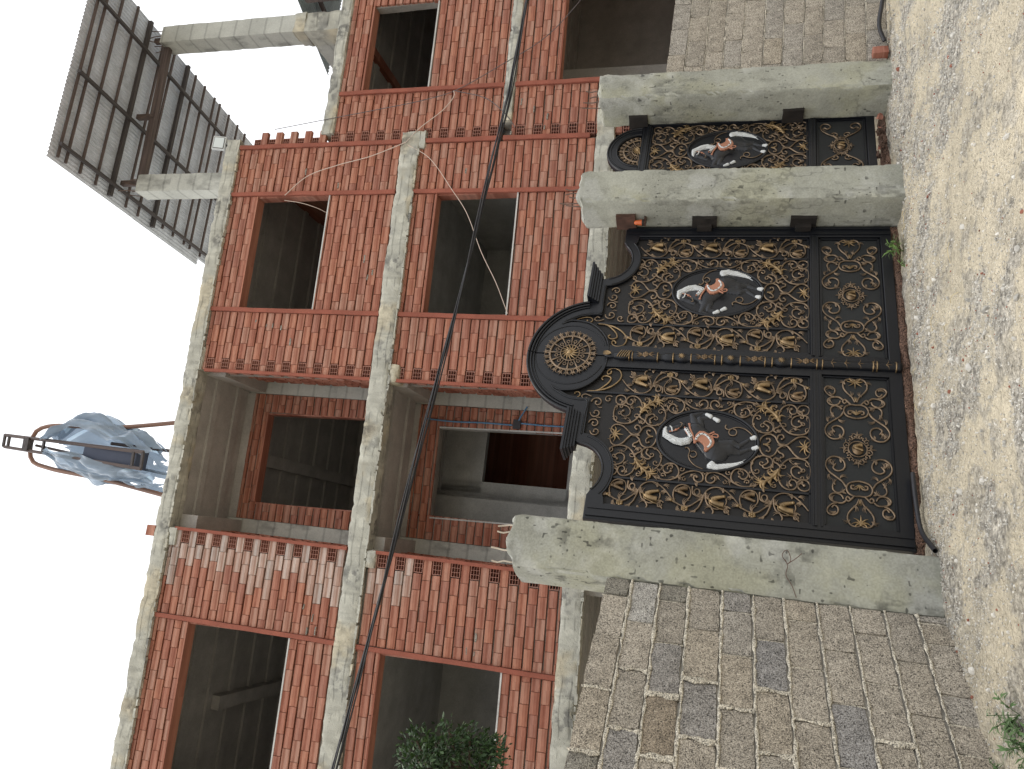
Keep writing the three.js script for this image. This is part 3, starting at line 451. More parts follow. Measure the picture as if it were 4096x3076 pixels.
// ---------------------------------------------------------------- on the house roof
const HA = -19.2 * Math.PI / 180, H0 = [3.578, 0, -10.275];
{
  // concrete posts standing on the roofs
  const post = (label, s0, s1, y0, y1, d, off, m = M.concClean) => { const P = thing('roof_column', label, 'column', H0, HA); const g = roughBox(s1 - s0, y1 - y0, d, (s0 + s1) / 2, (y0 + y1) / 2, -0.02 - d / 2, 0.07, 0.004, 4, off, 0.6, 0.008); mesh('column', g, m, P); return P; };
  const A = post('short pale concrete column with bare rebar standing on the roof slab', 5.72, 6.07, 10.45, 12.42, 0.36, 31);
  const B = post('tall pale concrete column with bare rebar standing on the lower wing roof', 8.93, 9.30, 9.6, 12.66, 0.40, 32);
  const rb = (P, s0, s1, y, d) => { for (let i = 0; i < 6; i++) { const s = s0 + (i % 3) * (s1 - s0) / 2, z = -0.08 - (i < 3 ? 0 : d - 0.12), l = rr(0.28, 0.5); mesh('rebar', tube([[s, y - 0.1, z], [s + rr(-0.01, 0.01), y + l / 2, z], [s + rr(-0.05, 0.05), y + l, z + rr(-0.03, 0.03)]], 0.009, 8, 5), M.rebar, P); } };
  rb(A, 5.78, 6.0, 12.4, 0.36); rb(B, 9.0, 9.24, 12.64, 0.4);
  mesh('column_base', roughBox(0.42, 0.26, 0.46, 9.12, 9.55, -0.24, 0.07, 0.014, 5, 33, 0.6, 0.02), M.slab, B);
  mesh('lower_column', roughBox(0.40, 0.86, 0.44, 9.11, 9.0, -0.24, 0.07, 0.008, 5, 34, 0.6, 0.01), M.slab, B);
  mesh('cross_beam', uvBox(bx(8.95, 9.2, 9.05, 9.45, -5, -0.4), 0.6), M.concClean, B);
  mesh('parapet', uvBox(bx(8.98, 9.14, 8.4, 9.05, -5, -0.5), 0.6), M.bricks[0], B);
  // blue sheet roof beside the tall column
  const W = thing('sheet_roof', 'pale blue corrugated sheet roof edge beside the tall roof column', 'roof', H0, HA);
  const corr = (w, l, pitch, amp) => { const nx = Math.round(w / pitch) * 4, g = new THREE.PlaneGeometry(w, l, nx, 2), p = g.attributes.position; for (let i = 0; i < p.count; i++) p.setZ(i, amp * Math.sin((p.getX(i) / pitch) * Math.PI * 2)); g.computeVertexNormals(); return g; };
  const ws = corr(3.2, 2.6, 0.08, 0.012).rotateX(Math.PI / 2 + 0.25).translate(11.1, 9.85, -0.9); mesh('sheet', ws, M.sheetBlue, W); M.sheetBlue.side = THREE.DoubleSide; M.sheet.side = THREE.DoubleSide;
  mesh('edge_beam', uvBox(bx(9.4, 12.6, 9.42, 9.52, 0.3, 0.38), 0.8), M.steelRed, W); mesh('edge_beam', uvBox(bx(9.55, 9.63, 8.55, 9.5, -0.05, 0.05), 0.8), M.steelRed, W); mesh('rafter', bar([10.2, 9.5, 0.3], [10.2, 10.0, -2.0], 0.07), M.steelRed, W);
  // the steel canopy: sheets on purlins on rafters, rising away from the front
  const K = thing('metal_canopy', 'corrugated grey metal canopy on dark steel purlins high above the roof columns', 'canopy', H0, HA);
  const yc = (d) => 12.965 + 0.149 * d, at = (s, d, o = 0) => [s, yc(d) + o, -d];
  const sheetPart = (s0, s1, d0, d1, lift) => {
    const n = Math.round((s1 - s0) / 0.075) * 4, pos = [], idx = [], uv = [], rows = [d0, d1];
    for (const d of rows) for (let i = 0; i <= n; i++) { const s = s0 + ((s1 - s0) * i) / n; pos.push(s, yc(d) + 0.045 + lift + 0.013 * Math.sin((s / 0.075) * Math.PI * 2), -d); uv.push(s, d); }
    for (let i = 0; i < n; i++) idx.push(i, i + 1, i + n + 1, i + 1, i + n + 2, i + n + 1);
    const g = new THREE.BufferGeometry(); g.setAttribute('position', new THREE.Float32BufferAttribute(pos, 3)); g.setAttribute('uv', new THREE.Float32BufferAttribute(uv, 2)); g.setIndex(idx); g.computeVertexNormals(); mesh('roof_sheet', g, M.sheet, K);
  };
  const rows = [[-1.6, 0.93], [0.86, 3.35], [3.28, 4.75]];
  rows.forEach(([d0, d1], r) => { const off = [5.56, 5.56, 5.72][r]; for (let i = 0; i < 5; i++) sheetPart(off + i * 0.775, Math.min(off + 0.8 + i * 0.775, 9.45), d0, d1, r * 0.012 + (i % 2) * 0.005); });
  for (const d of [-1.42, -1.22, -0.85, -0.42, 0.01, 0.5, 0.9, 1.42, 1.75, 2.15, 2.6, 2.85, 3.3, 3.75, 4.15]) { const big = d === 0.01 || d === 1.42; mesh('purlin', bar(at(5.63 + (d > 1.5 ? 0.12 : 0), d, -0.01), at(9.42, d, -0.01), big ? 0.075 : 0.036, big ? 0.07 : 0.04), big ? M.steelDark : M.steelRed, K); }
  for (const s of [5.85, 7.25, 8.75]) mesh('rafter', bar(at(s, -1.5, -0.075), at(s, 4.6, -0.07), 0.055, 0.06), M.steelDark, K);
  mesh('beam', bar([5.95, 12.52, -0.22], [9.2, 12.62, -0.22], 0.13, 0.10), M.steelRed, K);
  for (const [s, y] of [[7.4, 12.53], [9.1, 12.58], [5.98, 12.5]]) mesh('strut', bar([s, y, -0.2], [s, 12.93, -0.2], 0.09), M.steelRed, K);
  // builder's hoist wrapped in plastic sheeting
  const Hh = thing('roof_hoist', 'tubular builder\'s hoist wrapped in torn striped plastic sheeting on the roof', 'hoist', H0, HA), z = -0.6;
  mesh('bow', tube([[0.14, 10.42, z], [0.36, 12.25, z], [0.46, 13.5, z], [0.56, 13.9, z], [0.8, 14.02, z], [1.1, 13.98, z], [1.22, 13.75, z], [1.28, 12.9, z], [1.31, 12.2, z], [1.56, 10.42, z]], 0.04, 60, 8), M.legPaint, Hh);
  mesh('leg', rod([0.98, 10.42, z - 0.3], [1.02, 12.3, z - 0.1], 0.03), M.steelRed, Hh); mesh('leg', rod([0.5, 10.42, z - 0.5], [0.85, 13.9, z], 0.025), M.steelRed, Hh);
  const zr = z + 0.12, rail = []; rail.push(bar([0.98, 14.56, zr], [0.88, 11.15, zr + 0.25], 0.045), bar([0.76, 14.5, zr], [0.59, 11.13, zr + 0.25], 0.045)); mesh('rail', merge(rail), M.steelRed, Hh);
  for (const y of [14.52, 14.4, 13.9, 13.5, 11.35, 11.14]) { const t = (14.56 - y) / 3.42, s0 = 0.98 - 0.1 * t, s1 = 0.76 - 0.17 * t; mesh('rung', bar([s1, y, zr + 0.25 * t], [s0, y + 0.02, zr + 0.25 * t], y === 13.9 ? 0.12 : 0.04), M.steelDark, Hh); }
  mesh('bucket', roughBox(0.34, 1.15, 0.3, 0.76, 11.95, z + 0.12, 0.1, 0.012, 4, 41, 1), std({ color: lin(0.03, 0.04, 0.075), roughness: 0.6 }), Hh);
  const rings = [[13.45, 0.72, 1.02], [13.15, 0.5, 1.32], [12.9, 0.44, 1.52], [12.6, 0.36, 1.53], [12.35, 0.30, 1.46], [12.1, 0.30, 1.36], [11.9, 0.34, 1.26], [11.65, 0.32, 1.32], [11.4, 0.28, 1.16], [11.15, 0.3, 1.02]];
  const sheetTarp = (a0, a1, cut, off, dep) => {
    const n = 56, pos = [], uv = [], idx = [], m = 60;
    for (let j = 0; j <= m; j++) { const t = (j / m) * (rings.length - 1), i = Math.min(Math.floor(t), rings.length - 2), f = t - i, [y, l, r] = rings[i].map((q, k) => q + (rings[i + 1][k] - q) * f); for (let k = 0; k <= n; k++) { const A = a0 + (a1 - a0) * (k / n), fold = 0.07 * n3(A * 3.3 + off, y * 2.2, off) + 0.045 * n3(A * 9, y * 4 + off, 2), c = (l + r) / 2, w = (r - l) / 2; pos.push(c + (w + fold) * Math.cos(A) * (cut ? 1 : 1.02), y + 0.12 * n3(A * 4, off, 1) * (j / m) + (k / n - 0.5) * off * 0.05, z + (dep + fold * 1.6) * Math.sin(A)); uv.push(A * 0.5, y * 0.6); } }
    for (let j = 0; j < m; j++) for (let k = 0; k < n; k++) { if (j > m * 0.84 && n3(k * 0.25 + off, j * 0.2, 7) > 0.3) continue; const p = j * (n + 1) + k; idx.push(p, p + 1, p + n + 1, p + 1, p + n + 2, p + n + 1); }
    const g = new THREE.BufferGeometry(); g.setAttribute('position', new THREE.Float32BufferAttribute(pos, 3)); g.setAttribute('uv', new THREE.Float32BufferAttribute(uv, 2)); g.setIndex(idx); g.computeVertexNormals(); return g;
  };
  mesh('plastic_sheet', sheetTarp(-0.2, 1.1, true, 3, 0.34), M.tarp, Hh); mesh('plastic_sheet', sheetTarp(1.95, 3.4, true, 5, 0.34), M.tarp, Hh); mesh('plastic_sheet', sheetTarp(3.2, 6.2, true, 8, 0.3), M.tarp, Hh);
  { const g = new THREE.PlaneGeometry(0.34, 0.95, 10, 24), p = g.attributes.position; for (let i = 0; i < p.count; i++) { const x = p.getX(i), y = p.getY(i), k = (0.475 - y) / 0.95; p.setXYZ(i, x * (1 - 0.75 * k) - 0.14 * k * k, y, 0.07 * Math.sin(x * 30 + y * 3) * (1 - k)); } g.computeVertexNormals(); mesh('plastic_strip', g.translate(0.5, 11.45, z + 0.2), M.tarp, Hh); }
  // floodlight on the slab corner
  const F = thing('floodlight', 'small white floodlight on the corner of the top roof slab', 'floodlight', H0, HA);
  mesh('housing', box(0.26, 0.24, 0.05, 0, 0, 0).rotateX(0.25).translate(6.63, 10.72, 0.02), M.white, F); mesh('lens', box(0.2, 0.18, 0.01, 0, 0, 0.03).rotateX(0.25).translate(6.63, 10.72, 0.02), M.lampGlass, F); mesh('bezel', box(0.22, 0.2, 0.008, 0, 0, 0.026).rotateX(0.25).translate(6.63, 10.72, 0.02), M.steelDark, F); mesh('bracket', bar([6.6, 10.45, -0.08], [6.63, 10.7, -0.02], 0.03), M.steelDark, F);
  // bits left on the slab edge
  const bb = mesh('loose_brick', uvBox(box(0.17, 0.16, 0.2), 2), M.bricks[1]); bb.position.set(H0[0] - 0.38 * 0.944, 10.46, H0[2] - 0.38 * 0.329 - 0.06); bb.rotation.y = HA; tag(bb, 'single red brick left on the edge of the roof slab', 'brick');
}
// ---------------------------------------------------------------- wrought-iron gates
// ornament pen: strokes in the gate's own plane (x, y), lying at height z on it
class Pen {
  constructor(map = (x, y) => [x, y], z = 0.012) { this.map = map; this.z = z; this.g = []; }
  stroke(pts, r0 = 0.0085, r1 = r0, opt = {}) {
    const P = pts.map(([x, y]) => { const [a, b] = this.map(x, y); return V(a, b, this.z + (opt.z || 0)); }), n = opt.n || Math.max(4, (P.length - 1) * 4), K = 6, c = new THREE.CatmullRomCurve3(P, false, 'centripetal'), pos = [], nor = [], idx = [], q = c.getPoints(n);
    for (let i = 0; i <= n; i++) {
      const a = q[Math.max(0, i - 1)], b = q[Math.min(n, i + 1)], tx = b.x - a.x, ty = b.y - a.y, l = Math.hypot(tx, ty) || 1, nx = -ty / l, ny = tx / l, t = i / n, r = (opt.belly ? (r0 + (r1 - r0) * t) * (0.35 + 0.65 * Math.sin(Math.PI * Math.min(1, 0.15 + t * 0.85))) : r0 + (r1 - r0) * t);
      for (let k = 0; k < K; k++) { const A = (k / K) * Math.PI * 2 + 0.3, s = Math.cos(A), o = Math.sin(A); pos.push(q[i].x + nx * s * r, q[i].y + ny * s * r, q[i].z + o * r * 0.9 + (opt.rise || 0) * Math.sin(Math.PI * t)); nor.push(nx * s, ny * s, o); }
    }
    for (let i = 0; i < n; i++) for (let k = 0; k < K; k++) { const p = i * K + k, p2 = i * K + ((k + 1) % K); idx.push(p, p2, p + K, p2, p2 + K, p + K); }
    const g = new THREE.BufferGeometry(); g.setAttribute('position', new THREE.Float32BufferAttribute(pos, 3)); g.setAttribute('normal', new THREE.Float32BufferAttribute(nor, 3)); g.setIndex(idx); this.g.push(g); return this;
  }
  ball(x, y, r, f = 0.8) { const [a, b] = this.map(x, y); this.g.push(new THREE.SphereGeometry(r, 8, 6).scale(1, 1, f).translate(a, b, this.z)); return this; }
  ring(x, y, R, r, a0 = 0, a1 = Math.PI * 2, n = 20) { const p = []; for (let i = 0; i <= n; i++) { const A = a0 + (a1 - a0) * (i / n); p.push([x + R * Math.cos(A), y + R * Math.sin(A)]); } return this.stroke(p, r, r, { n: n * 2 }); }
  spiral(x, y, R0, R1, a0, a1, r, n = 22) { const p = []; for (let i = 0; i <= n; i++) { const t = i / n, A = a0 + (a1 - a0) * t, R = R0 + (R1 - R0) * t; p.push([x + R * Math.cos(A), y + R * Math.sin(A)]); } this.stroke(p, r, r * 0.8, { n: n * 2 }); return this.ball(...p[n], r * 1.5); }
  leaf(x, y, ang, len, w, curl = 0) { const p = []; for (let i = 0; i <= 5; i++) { const t = i / 5, A = ang + curl * t; p.push([x + len * t * Math.cos(A), y + len * t * Math.sin(A)]); } return this.stroke(p, w, w * 0.35, { belly: true, n: 12, rise: 0.004 }); }
  geo() { return uvBox(merge(this.g), 3); }
}
const pens = (name, m, parent, map, fn, z) => { const p = new Pen(map, z); fn(p); return mesh(name, p.geo(), m, parent); };
// one quarter of the scrollwork round the oval, and the piece between two quarters (leaf half, metres)
const QU = [
  [[.459,1.55],[.473,1.538],[.454,1.525],[.427,1.535],[.412,1.564],[.428,1.594],[.465,1.6],[.5,1.581],[.514,1.533],[.497,1.469],[.464,1.42],[.428,1.37],[.408,1.311],[.414,1.243],[.44,1.183],[.458,1.141]],
  [[.494,1.333],[.475,1.313],[.474,1.292],[.498,1.27],[.533,1.265]],
  [[.43,1.374],[.461,1.396],[.497,1.399],[.542,1.382],[.565,1.348],[.561,1.302],[.523,1.261],[.491,1.249]],
  [[.677,1.12],[.647,1.112],[.624,1.133],[.61,1.153],[.589,1.138],[.601,1.097],[.634,1.076],[.674,1.081],[.7,1.116],[.701,1.169],[.67,1.219],[.612,1.244],[.541,1.231],[.492,1.19],[.474,1.149]],
  [[.571,1.032],[.61,1.015],[.657,.986],[.692,.941],[.702,.877],[.682,.813],[.63,.788],[.566,.787],[.523,.8],[.512,.844],[.526,.901],[.563,.929],[.608,.925],[.627,.893],[.617,.861],[.587,.848],[.571,.869]],
  [[.551,1.036],[.49,1.026],[.437,.996],[.414,.951],[.421,.91],[.455,.887],[.496,.897],[.503,.93],[.474,.946],[.453,.93]],
  [[.455,.887],[.489,.877],[.51,.844],[.499,.804],[.462,.79],[.426,.797],[.412,.828],[.423,.864],[.459,.881],[.478,.86],[.461,.832]],
  [[.614,1.015],[.641,1.039],[.653,1.063],[.678,1.069],[.691,1.05],[.675,1.034],[.666,1.047]],
];
const ACAN = [[.439, 1.167], [.467, 1.128], [.504, 1.082], [.542, 1.048], [.576, 1.03]];
const quarter = (p) => { for (const s of QU) p.stroke(s, 0.0088, 0.007); for (const [x, y] of [[.459, 1.55], [.494, 1.333], [.677, 1.12], [.571, .869], [.453, .93], [.461, .832]]) p.ball(x, y, 0.013); for (const [x, y, a, l, c] of [[.43, 1.374, -.9, .06, -.8], [.533, 1.265, -1.6, .05, .8], [.5, 1.58, 1.2, .05, 1], [.414, 1.243, .2, .05, -1], [.61, 1.24, -.6, .06, .9], [.70, 1.17, 2.6, .05, -1], [.692, .941, 2.8, .06, 1], [.523, .80, .9, .05, -.9]]) for (const k of [-0.35, 0, 0.35]) p.leaf(x, y, a + k, l * (1 - Math.abs(k)), 0.006, c); };
const fillers = (p) => { for (const [x, y, R, a0, a1] of [[.62, .99, .03, 1, 6.5], [.60, .84, .022, 2, 7], [.66, .80, .03, 4, -1.5], [.53, .85, .02, 3, 8], [.44, 1.06, .028, 0, 5.5], [.56, 1.2, .03, 2, 7.5], [.635, 1.16, .026, 4, -1], [.43, 1.45, .022, 0, -5], [.52, 1.42, .024, 1, 6], [.45, 1.27, .024, 2, -3.5], [.525, 1.33, .03, 4, 9], [.56, 1.10, .02, 0, 5]]) p.spiral(x, y, R, R * .3, a0, a1, .006, 10); for (const [x, y, a] of [[.48, 1.5, 2.4], [.44, 1.40, 1.9], [.57, 1.33, 3], [.50, 1.24, 4], [.60, 1.07, 1], [.69, 1.02, 2.4], [.45, .97, 5], [.54, .93, 2.2], [.66, .90, 3.4], [.48, .84, 1], [.42, 1.2, 1.2]]) for (const k of [-.5, -.17, .17, .5]) p.leaf(x, y, a + k, .042, .0055, k * 1.5); };
const acanthus = (p) => {                                                             // overlapping curled blades fanning from a bound stem
  p.stroke(ACAN, 0.010, 0.017, { rise: 0.006 });
  for (let i = 0; i < 4; i++) { const [x, y] = ACAN[i], [x2, y2] = ACAN[i + 1], a = Math.atan2(y - y2, x - x2); for (const s of [-1, 1]) { p.leaf(x2, y2, a + s * 0.3, 0.088 - i * 0.008, 0.017, s * 0.55); p.leaf((x + x2) / 2, (y + y2) / 2, a + s * 0.5, 0.066, 0.013, s * 1.2); } }
  p.ball(.576, 1.03, 0.019).ball(.563, 1.038, 0.017); p.leaf(.45, 1.155, 2.1, .06, .015, 1.3).leaf(.45, 1.155, 1.75, .07, .016, -.3).leaf(.45, 1.155, 1.2, .06, .014, -1.4);
};
const MID = [
  [[.764,1.045],[.736,1.058],[.714,1.091],[.717,1.127],[.745,1.164],[.79,1.183],[.834,1.184],[.876,1.174],[.912,1.148],[.925,1.111],[.91,1.071],[.875,1.048],[.85,1.04]],
  [[.758,1.123],[.755,1.106],[.773,1.098],[.799,1.114],[.815,1.138],[.828,1.113],[.855,1.096],[.88,1.108],[.872,1.124]],
  [[.764,1.045],[.792,1.029],[.808,.996],[.801,.964],[.764,.925],[.726,.877],[.717,.821],[.742,.79],[.785,.785],[.816,.812]],
  [[.85,1.04],[.83,1.02],[.813,.996],[.815,.964],[.851,.932],[.895,.9],[.924,.853],[.91,.805],[.865,.785],[.828,.787],[.816,.812]],
  [[.759,1.045],[.719,1.03],[.712,1.001],[.735,.989],[.751,1.005]], [[.86,1.04],[.882,1.02],[.894,.996],[.918,.991],[.926,1.011]],
];
const lyre = (p) => { for (const s of MID) p.stroke(s, 0.0088, 0.008); for (const [x, y] of [[.758, 1.123], [.872, 1.124], [.751, 1.005], [.926, 1.011]]) p.ball(x, y, 0.011); for (let i = -2; i <= 2; i++) p.leaf(.81, 1.04, -1.57 + i * 0.16, .07, .005, 0); };
const palmette = (p, x = .816, y = .812, up = 1, k = 1) => { for (let i = -3; i <= 3; i++) p.leaf(x, y, up * (1.571 - i * 0.36), k * (0.085 - 0.004 * Math.abs(i)), 0.0115 * k, -i * 0.42 * up); p.ball(x, y, 0.014 * k); };
// strip of scrolls holding horse heads (one repeat)
const ST = [
  [[1.392,1.862],[1.407,1.832],[1.433,1.78],[1.436,1.719],[1.394,1.661],[1.343,1.611],[1.285,1.582],[1.252,1.54],[1.246,1.483],[1.274,1.425],[1.323,1.371],[1.381,1.325]],
  [[1.402,1.832],[1.358,1.846],[1.312,1.846],[1.267,1.822],[1.246,1.778],[1.259,1.732],[1.298,1.71],[1.344,1.709],[1.383,1.731]],
  [[1.338,1.604],[1.403,1.624],[1.446,1.645],[1.485,1.695],[1.494,1.746],[1.484,1.784],[1.473,1.814],[1.463,1.807]],
  [[1.255,1.695],[1.292,1.696],[1.323,1.686],[1.334,1.657],[1.314,1.638],[1.282,1.64],[1.275,1.661],[1.295,1.68],[1.33,1.665],[1.34,1.624],[1.328,1.596]],
  [[1.304,1.585],[1.35,1.587],[1.402,1.567],[1.43,1.534],[1.438,1.485],[1.416,1.443],[1.373,1.421],[1.338,1.426]],
  [[1.43,1.534],[1.46,1.52],[1.483,1.527],[1.495,1.545]], [[1.416,1.443],[1.408,1.415],[1.423,1.387]], [[1.418,1.423],[1.441,1.433],[1.463,1.428],[1.461,1.405],[1.44,1.403],[1.44,1.422],[1.477,1.396]], [[1.328,1.415],[1.316,1.391],[1.332,1.371]],
];
const stripScroll = (p) => { for (const s of ST) p.stroke(s, 0.0088, 0.0065); for (const [x, y, a, l, c] of [[1.392, 1.862, 1.2, .05, .5], [1.392, 1.862, 2.2, .05, -.5], [1.495, 1.545, .4, .04, 1], [1.338, 1.604, .5, .07, .7], [1.338, 1.604, 2.2, .06, -.7], [1.43, 1.534, 2.4, .06, -.8], [1.31, 1.39, -.3, .045, .9], [1.41, 1.415, 0, .05, .8], [1.43, 1.75, 2.6, .07, .9], [1.30, 1.84, -1, .05, -.6], [1.46, 1.66, .2, .05, .8], [1.29, 1.45, 3.4, .05, -.8], [1.25, 1.66, 2.4, .05, .7], [1.47, 1.60, -.6, .05, .8], [1.27, 1.40, 4.2, .05, .7], [1.44, 1.80, .6, .05, -.8], [1.36, 1.56, 2.2, .06, .8]]) for (const k of [-.35, 0, 0.4]) p.leaf(x, y, a + k, l, 0.007, c); };
const flower = (p, x, y, r = 0.03) => { for (let i = 0; i < 6; i++) p.ball(x + r * 0.62 * Math.cos(i * 1.047), y + r * 0.62 * Math.sin(i * 1.047), r * 0.42, 0.6); p.ball(x, y, r * 0.36, 1); };
const headPen = (p, k, mir) => {                                                       // bowed horse head: arched neck, long face, ear, mane locks; drawn about (0, 0)
  const S = (a) => a.map(([x, y]) => [x * k * mir, y * k]);
  p.stroke(S([[.046, -.05], [.042, -.01], [.028, .026], [.008, .04]]), .028 * k, .023 * k, { rise: .004 }).stroke(S([[.012, .04], [-.004, .018], [-.016, -.014], [-.026, -.046]]), .025 * k, .014 * k, { rise: .006 }).ball(-.027 * k * mir, -.05 * k, .0155 * k, 1).ball(0, .018 * k, .024 * k, 1);
  p.stroke(S([[.006, .055], [.0, .08]]), .008 * k, .002 * k); for (let i = 0; i < 6; i++) { const t = i / 5; p.stroke(S([[.012 + .045 * t, .056 - .06 * t], [.04 + .035 * t, .052 - .075 * t], [.05 + .03 * t, .03 - .085 * t]]), .009 * k, .003 * k); }
};
const LOW = [
  [[1.517,.418],[1.537,.446],[1.53,.49],[1.487,.515],[1.436,.513],[1.386,.485],[1.341,.448],[1.291,.428]], [[1.124,.422],[1.129,.45],[1.149,.496],[1.194,.517],[1.241,.503],[1.264,.463],[1.262,.422]], [[1.174,.424],[1.199,.452],[1.196,.479],[1.169,.48],[1.167,.46]],
  [[1.263,.459],[1.292,.482],[1.315,.505],[1.296,.523],[1.274,.509],[1.293,.491]], [[1.312,.523],[1.336,.551],[1.335,.592],[1.318,.632],[1.288,.645],[1.259,.626],[1.25,.59],[1.268,.554],[1.298,.541]], [[1.34,.592],[1.348,.619],[1.378,.651],[1.416,.665],[1.445,.648],[1.447,.612],[1.418,.584],[1.377,.588],[1.363,.61],[1.386,.629]],
  [[1.212,.529],[1.236,.553],[1.245,.589],[1.215,.618],[1.166,.615],[1.132,.596]], [[1.184,.52],[1.138,.546],[1.094,.595],[1.049,.645],[.995,.668],[.944,.657],[.907,.619],[.908,.568],[.944,.531],[.993,.523],[1.028,.543],[1.038,.585],[1.013,.612],[.972,.592]],
];
const lowQuarter = (p) => { for (const s of LOW) p.stroke(s.map(([x, y]) => [(x - .82) * .94 + .80, y]), 0.009, 0.008); for (const [x, y, a, c] of [[.96, .60, 2, 1], [.907, .62, 1.2, -1], [.93, .55, 2.6, 1], [1.13, .6, 2.4, .8], [1.36, .6, .5, .9], [1.04, .64, .8, -1], [1.27, .62, 2.4, .8], [1.2, .52, 1.6, .8], [1.42, .5, .4, .8], [1.07, .56, 3.4, .9], [1.30, .47, 5, .9]]) for (const k of [-.3, 0, .3]) p.leaf(x, y, a + k, .055, .006, c); };
// relief made of rounded limbs: height field over joined tapered capsules
function relief(chains, cell, flatK, mir, x0, x1, y0, y1, groove = 0) {
  const nx = Math.ceil((x1 - x0) / cell), ny = Math.ceil((y1 - y0) / cell), hgt = new Float32Array((nx + 1) * (ny + 1));
  const segs = []; for (const c of chains) for (let i = 0; i + 1 < c.length; i++) segs.push([...c[i], ...c[i + 1]]);
  for (let j = 0; j <= ny; j++) for (let i = 0; i <= nx; i++) {
    const x = x0 + i * cell, y = y0 + j * cell; let h = 0;
    for (const [ax, ay, ar, bx2, by2, br] of segs) {
      const dx = bx2 - ax, dy = by2 - ay, t = clamp(((x - ax) * dx + (y - ay) * dy) / (dx * dx + dy * dy), 0, 1), r = ar + (br - ar) * t, d = Math.hypot(x - ax - dx * t, y - ay - dy * t); if (d > r + 0.02) continue;
      const v = d < r ? Math.sqrt(r * r - d * d) * flatK : -(d - r) * 0.8; const k = 0.006, e = clamp(0.5 + (h - v) / (2 * k), 0, 1); h = v > 0 ? v * (1 - e) + h * e + k * e * (1 - e) * (h > 0 ? 1 : 0) : h;
    }
    if (groove && h > 0) h += groove * Math.sin((x * 1.3 + y * 0.6) * 260 + 3 * n3(x * 30, y * 30, 2)) * clamp(h * 60, 0, 1);
    hgt[j * (nx + 1) + i] = h;
  }
  const pos = [], idx = [], id = new Map(), vid = (i, j) => { const k = j * (nx + 1) + i; if (!id.has(k)) { id.set(k, pos.length / 3); pos.push(mir * (x0 + i * cell), y0 + j * cell, hgt[k]); } return id.get(k); };
  for (let j = 0; j < ny; j++) for (let i = 0; i < nx; i++) { const H = (a, b) => hgt[(j + b) * (nx + 1) + i + a]; if (Math.max(H(0, 0), H(1, 0), H(0, 1), H(1, 1)) <= 0) continue; const a = vid(i, j), b = vid(i + 1, j), c = vid(i + 1, j + 1), d = vid(i, j + 1); mir > 0 ? idx.push(a, b, c, a, c, d) : idx.push(a, c, b, a, d, c); }
  const g = new THREE.BufferGeometry(); g.setAttribute('position', new THREE.Float32BufferAttribute(pos, 3)); g.setIndex(idx); g.computeVertexNormals(); return g;
}
const px = 0.00053, HS = {
  neck: [[.75,1.926,60],[.771,1.859,90],[.765,1.789,125],[.754,1.721,150]], head: [[.731,1.943,52],[.722,1.908,60],[.695,1.86,45],[.671,1.816,36]], ear: [[.715,1.95,22],[.705,1.985,6]],
  torso: [[.724,1.713,150],[.805,1.639,160],[.885,1.576,170],[.932,1.534,160]], rump: [[.921,1.545,175],[.935,1.505,140]],
  leg1: [[.666,1.717,80],[.569,1.753,40],[.534,1.665,28],[.547,1.639,26],[.560,1.618,28]], leg2: [[.674,1.676,75],[.599,1.686,42],[.58,1.593,28],[.584,1.57,26],[.598,1.552,30]],
  hind1: [[.907,1.512,150],[.889,1.426,100],[.907,1.344,46],[.873,1.279,32],[.861,1.237,30],[.857,1.222,34]], hind2: [[.844,1.5,90],[.819,1.405,66],[.843,1.347,42],[.787,1.282,30],[.767,1.254,28],[.762,1.24,34]],
};
const HW = { hoofs: [[[.556,1.628,26],[.574,1.596,36]], [[.592,1.562,26],[.612,1.532,36]], [[.859,1.232,30],[.853,1.206,44]], [[.764,1.246,30],[.757,1.226,42]]],
  tail: [[1.0,1.548,30],[1.052,1.566,62],[1.062,1.518,58],[1.044,1.433,52],[1.021,1.359,38],[.995,1.313,24],[.967,1.289,8]], mane: [[.75,1.969,34],[.791,1.965,45],[.816,1.92,55],[.841,1.873,60],[.849,1.823,62],[.833,1.775,62],[.802,1.742,40]], forelock: [[.735,1.972,24],[.715,1.965,12]] };
const SADDLE = [[.931,1.626],[.936,1.611],[.884,1.561],[.849,1.552],[.81,1.565],[.779,1.601],[.756,1.642],[.757,1.676],[.793,1.703],[.834,1.71],[.868,1.708],[.844,1.695],[.847,1.67],[.873,1.635],[.906,1.623]];
const sc = (c) => c.map(([x, y, r]) => [x, y, r * px]);
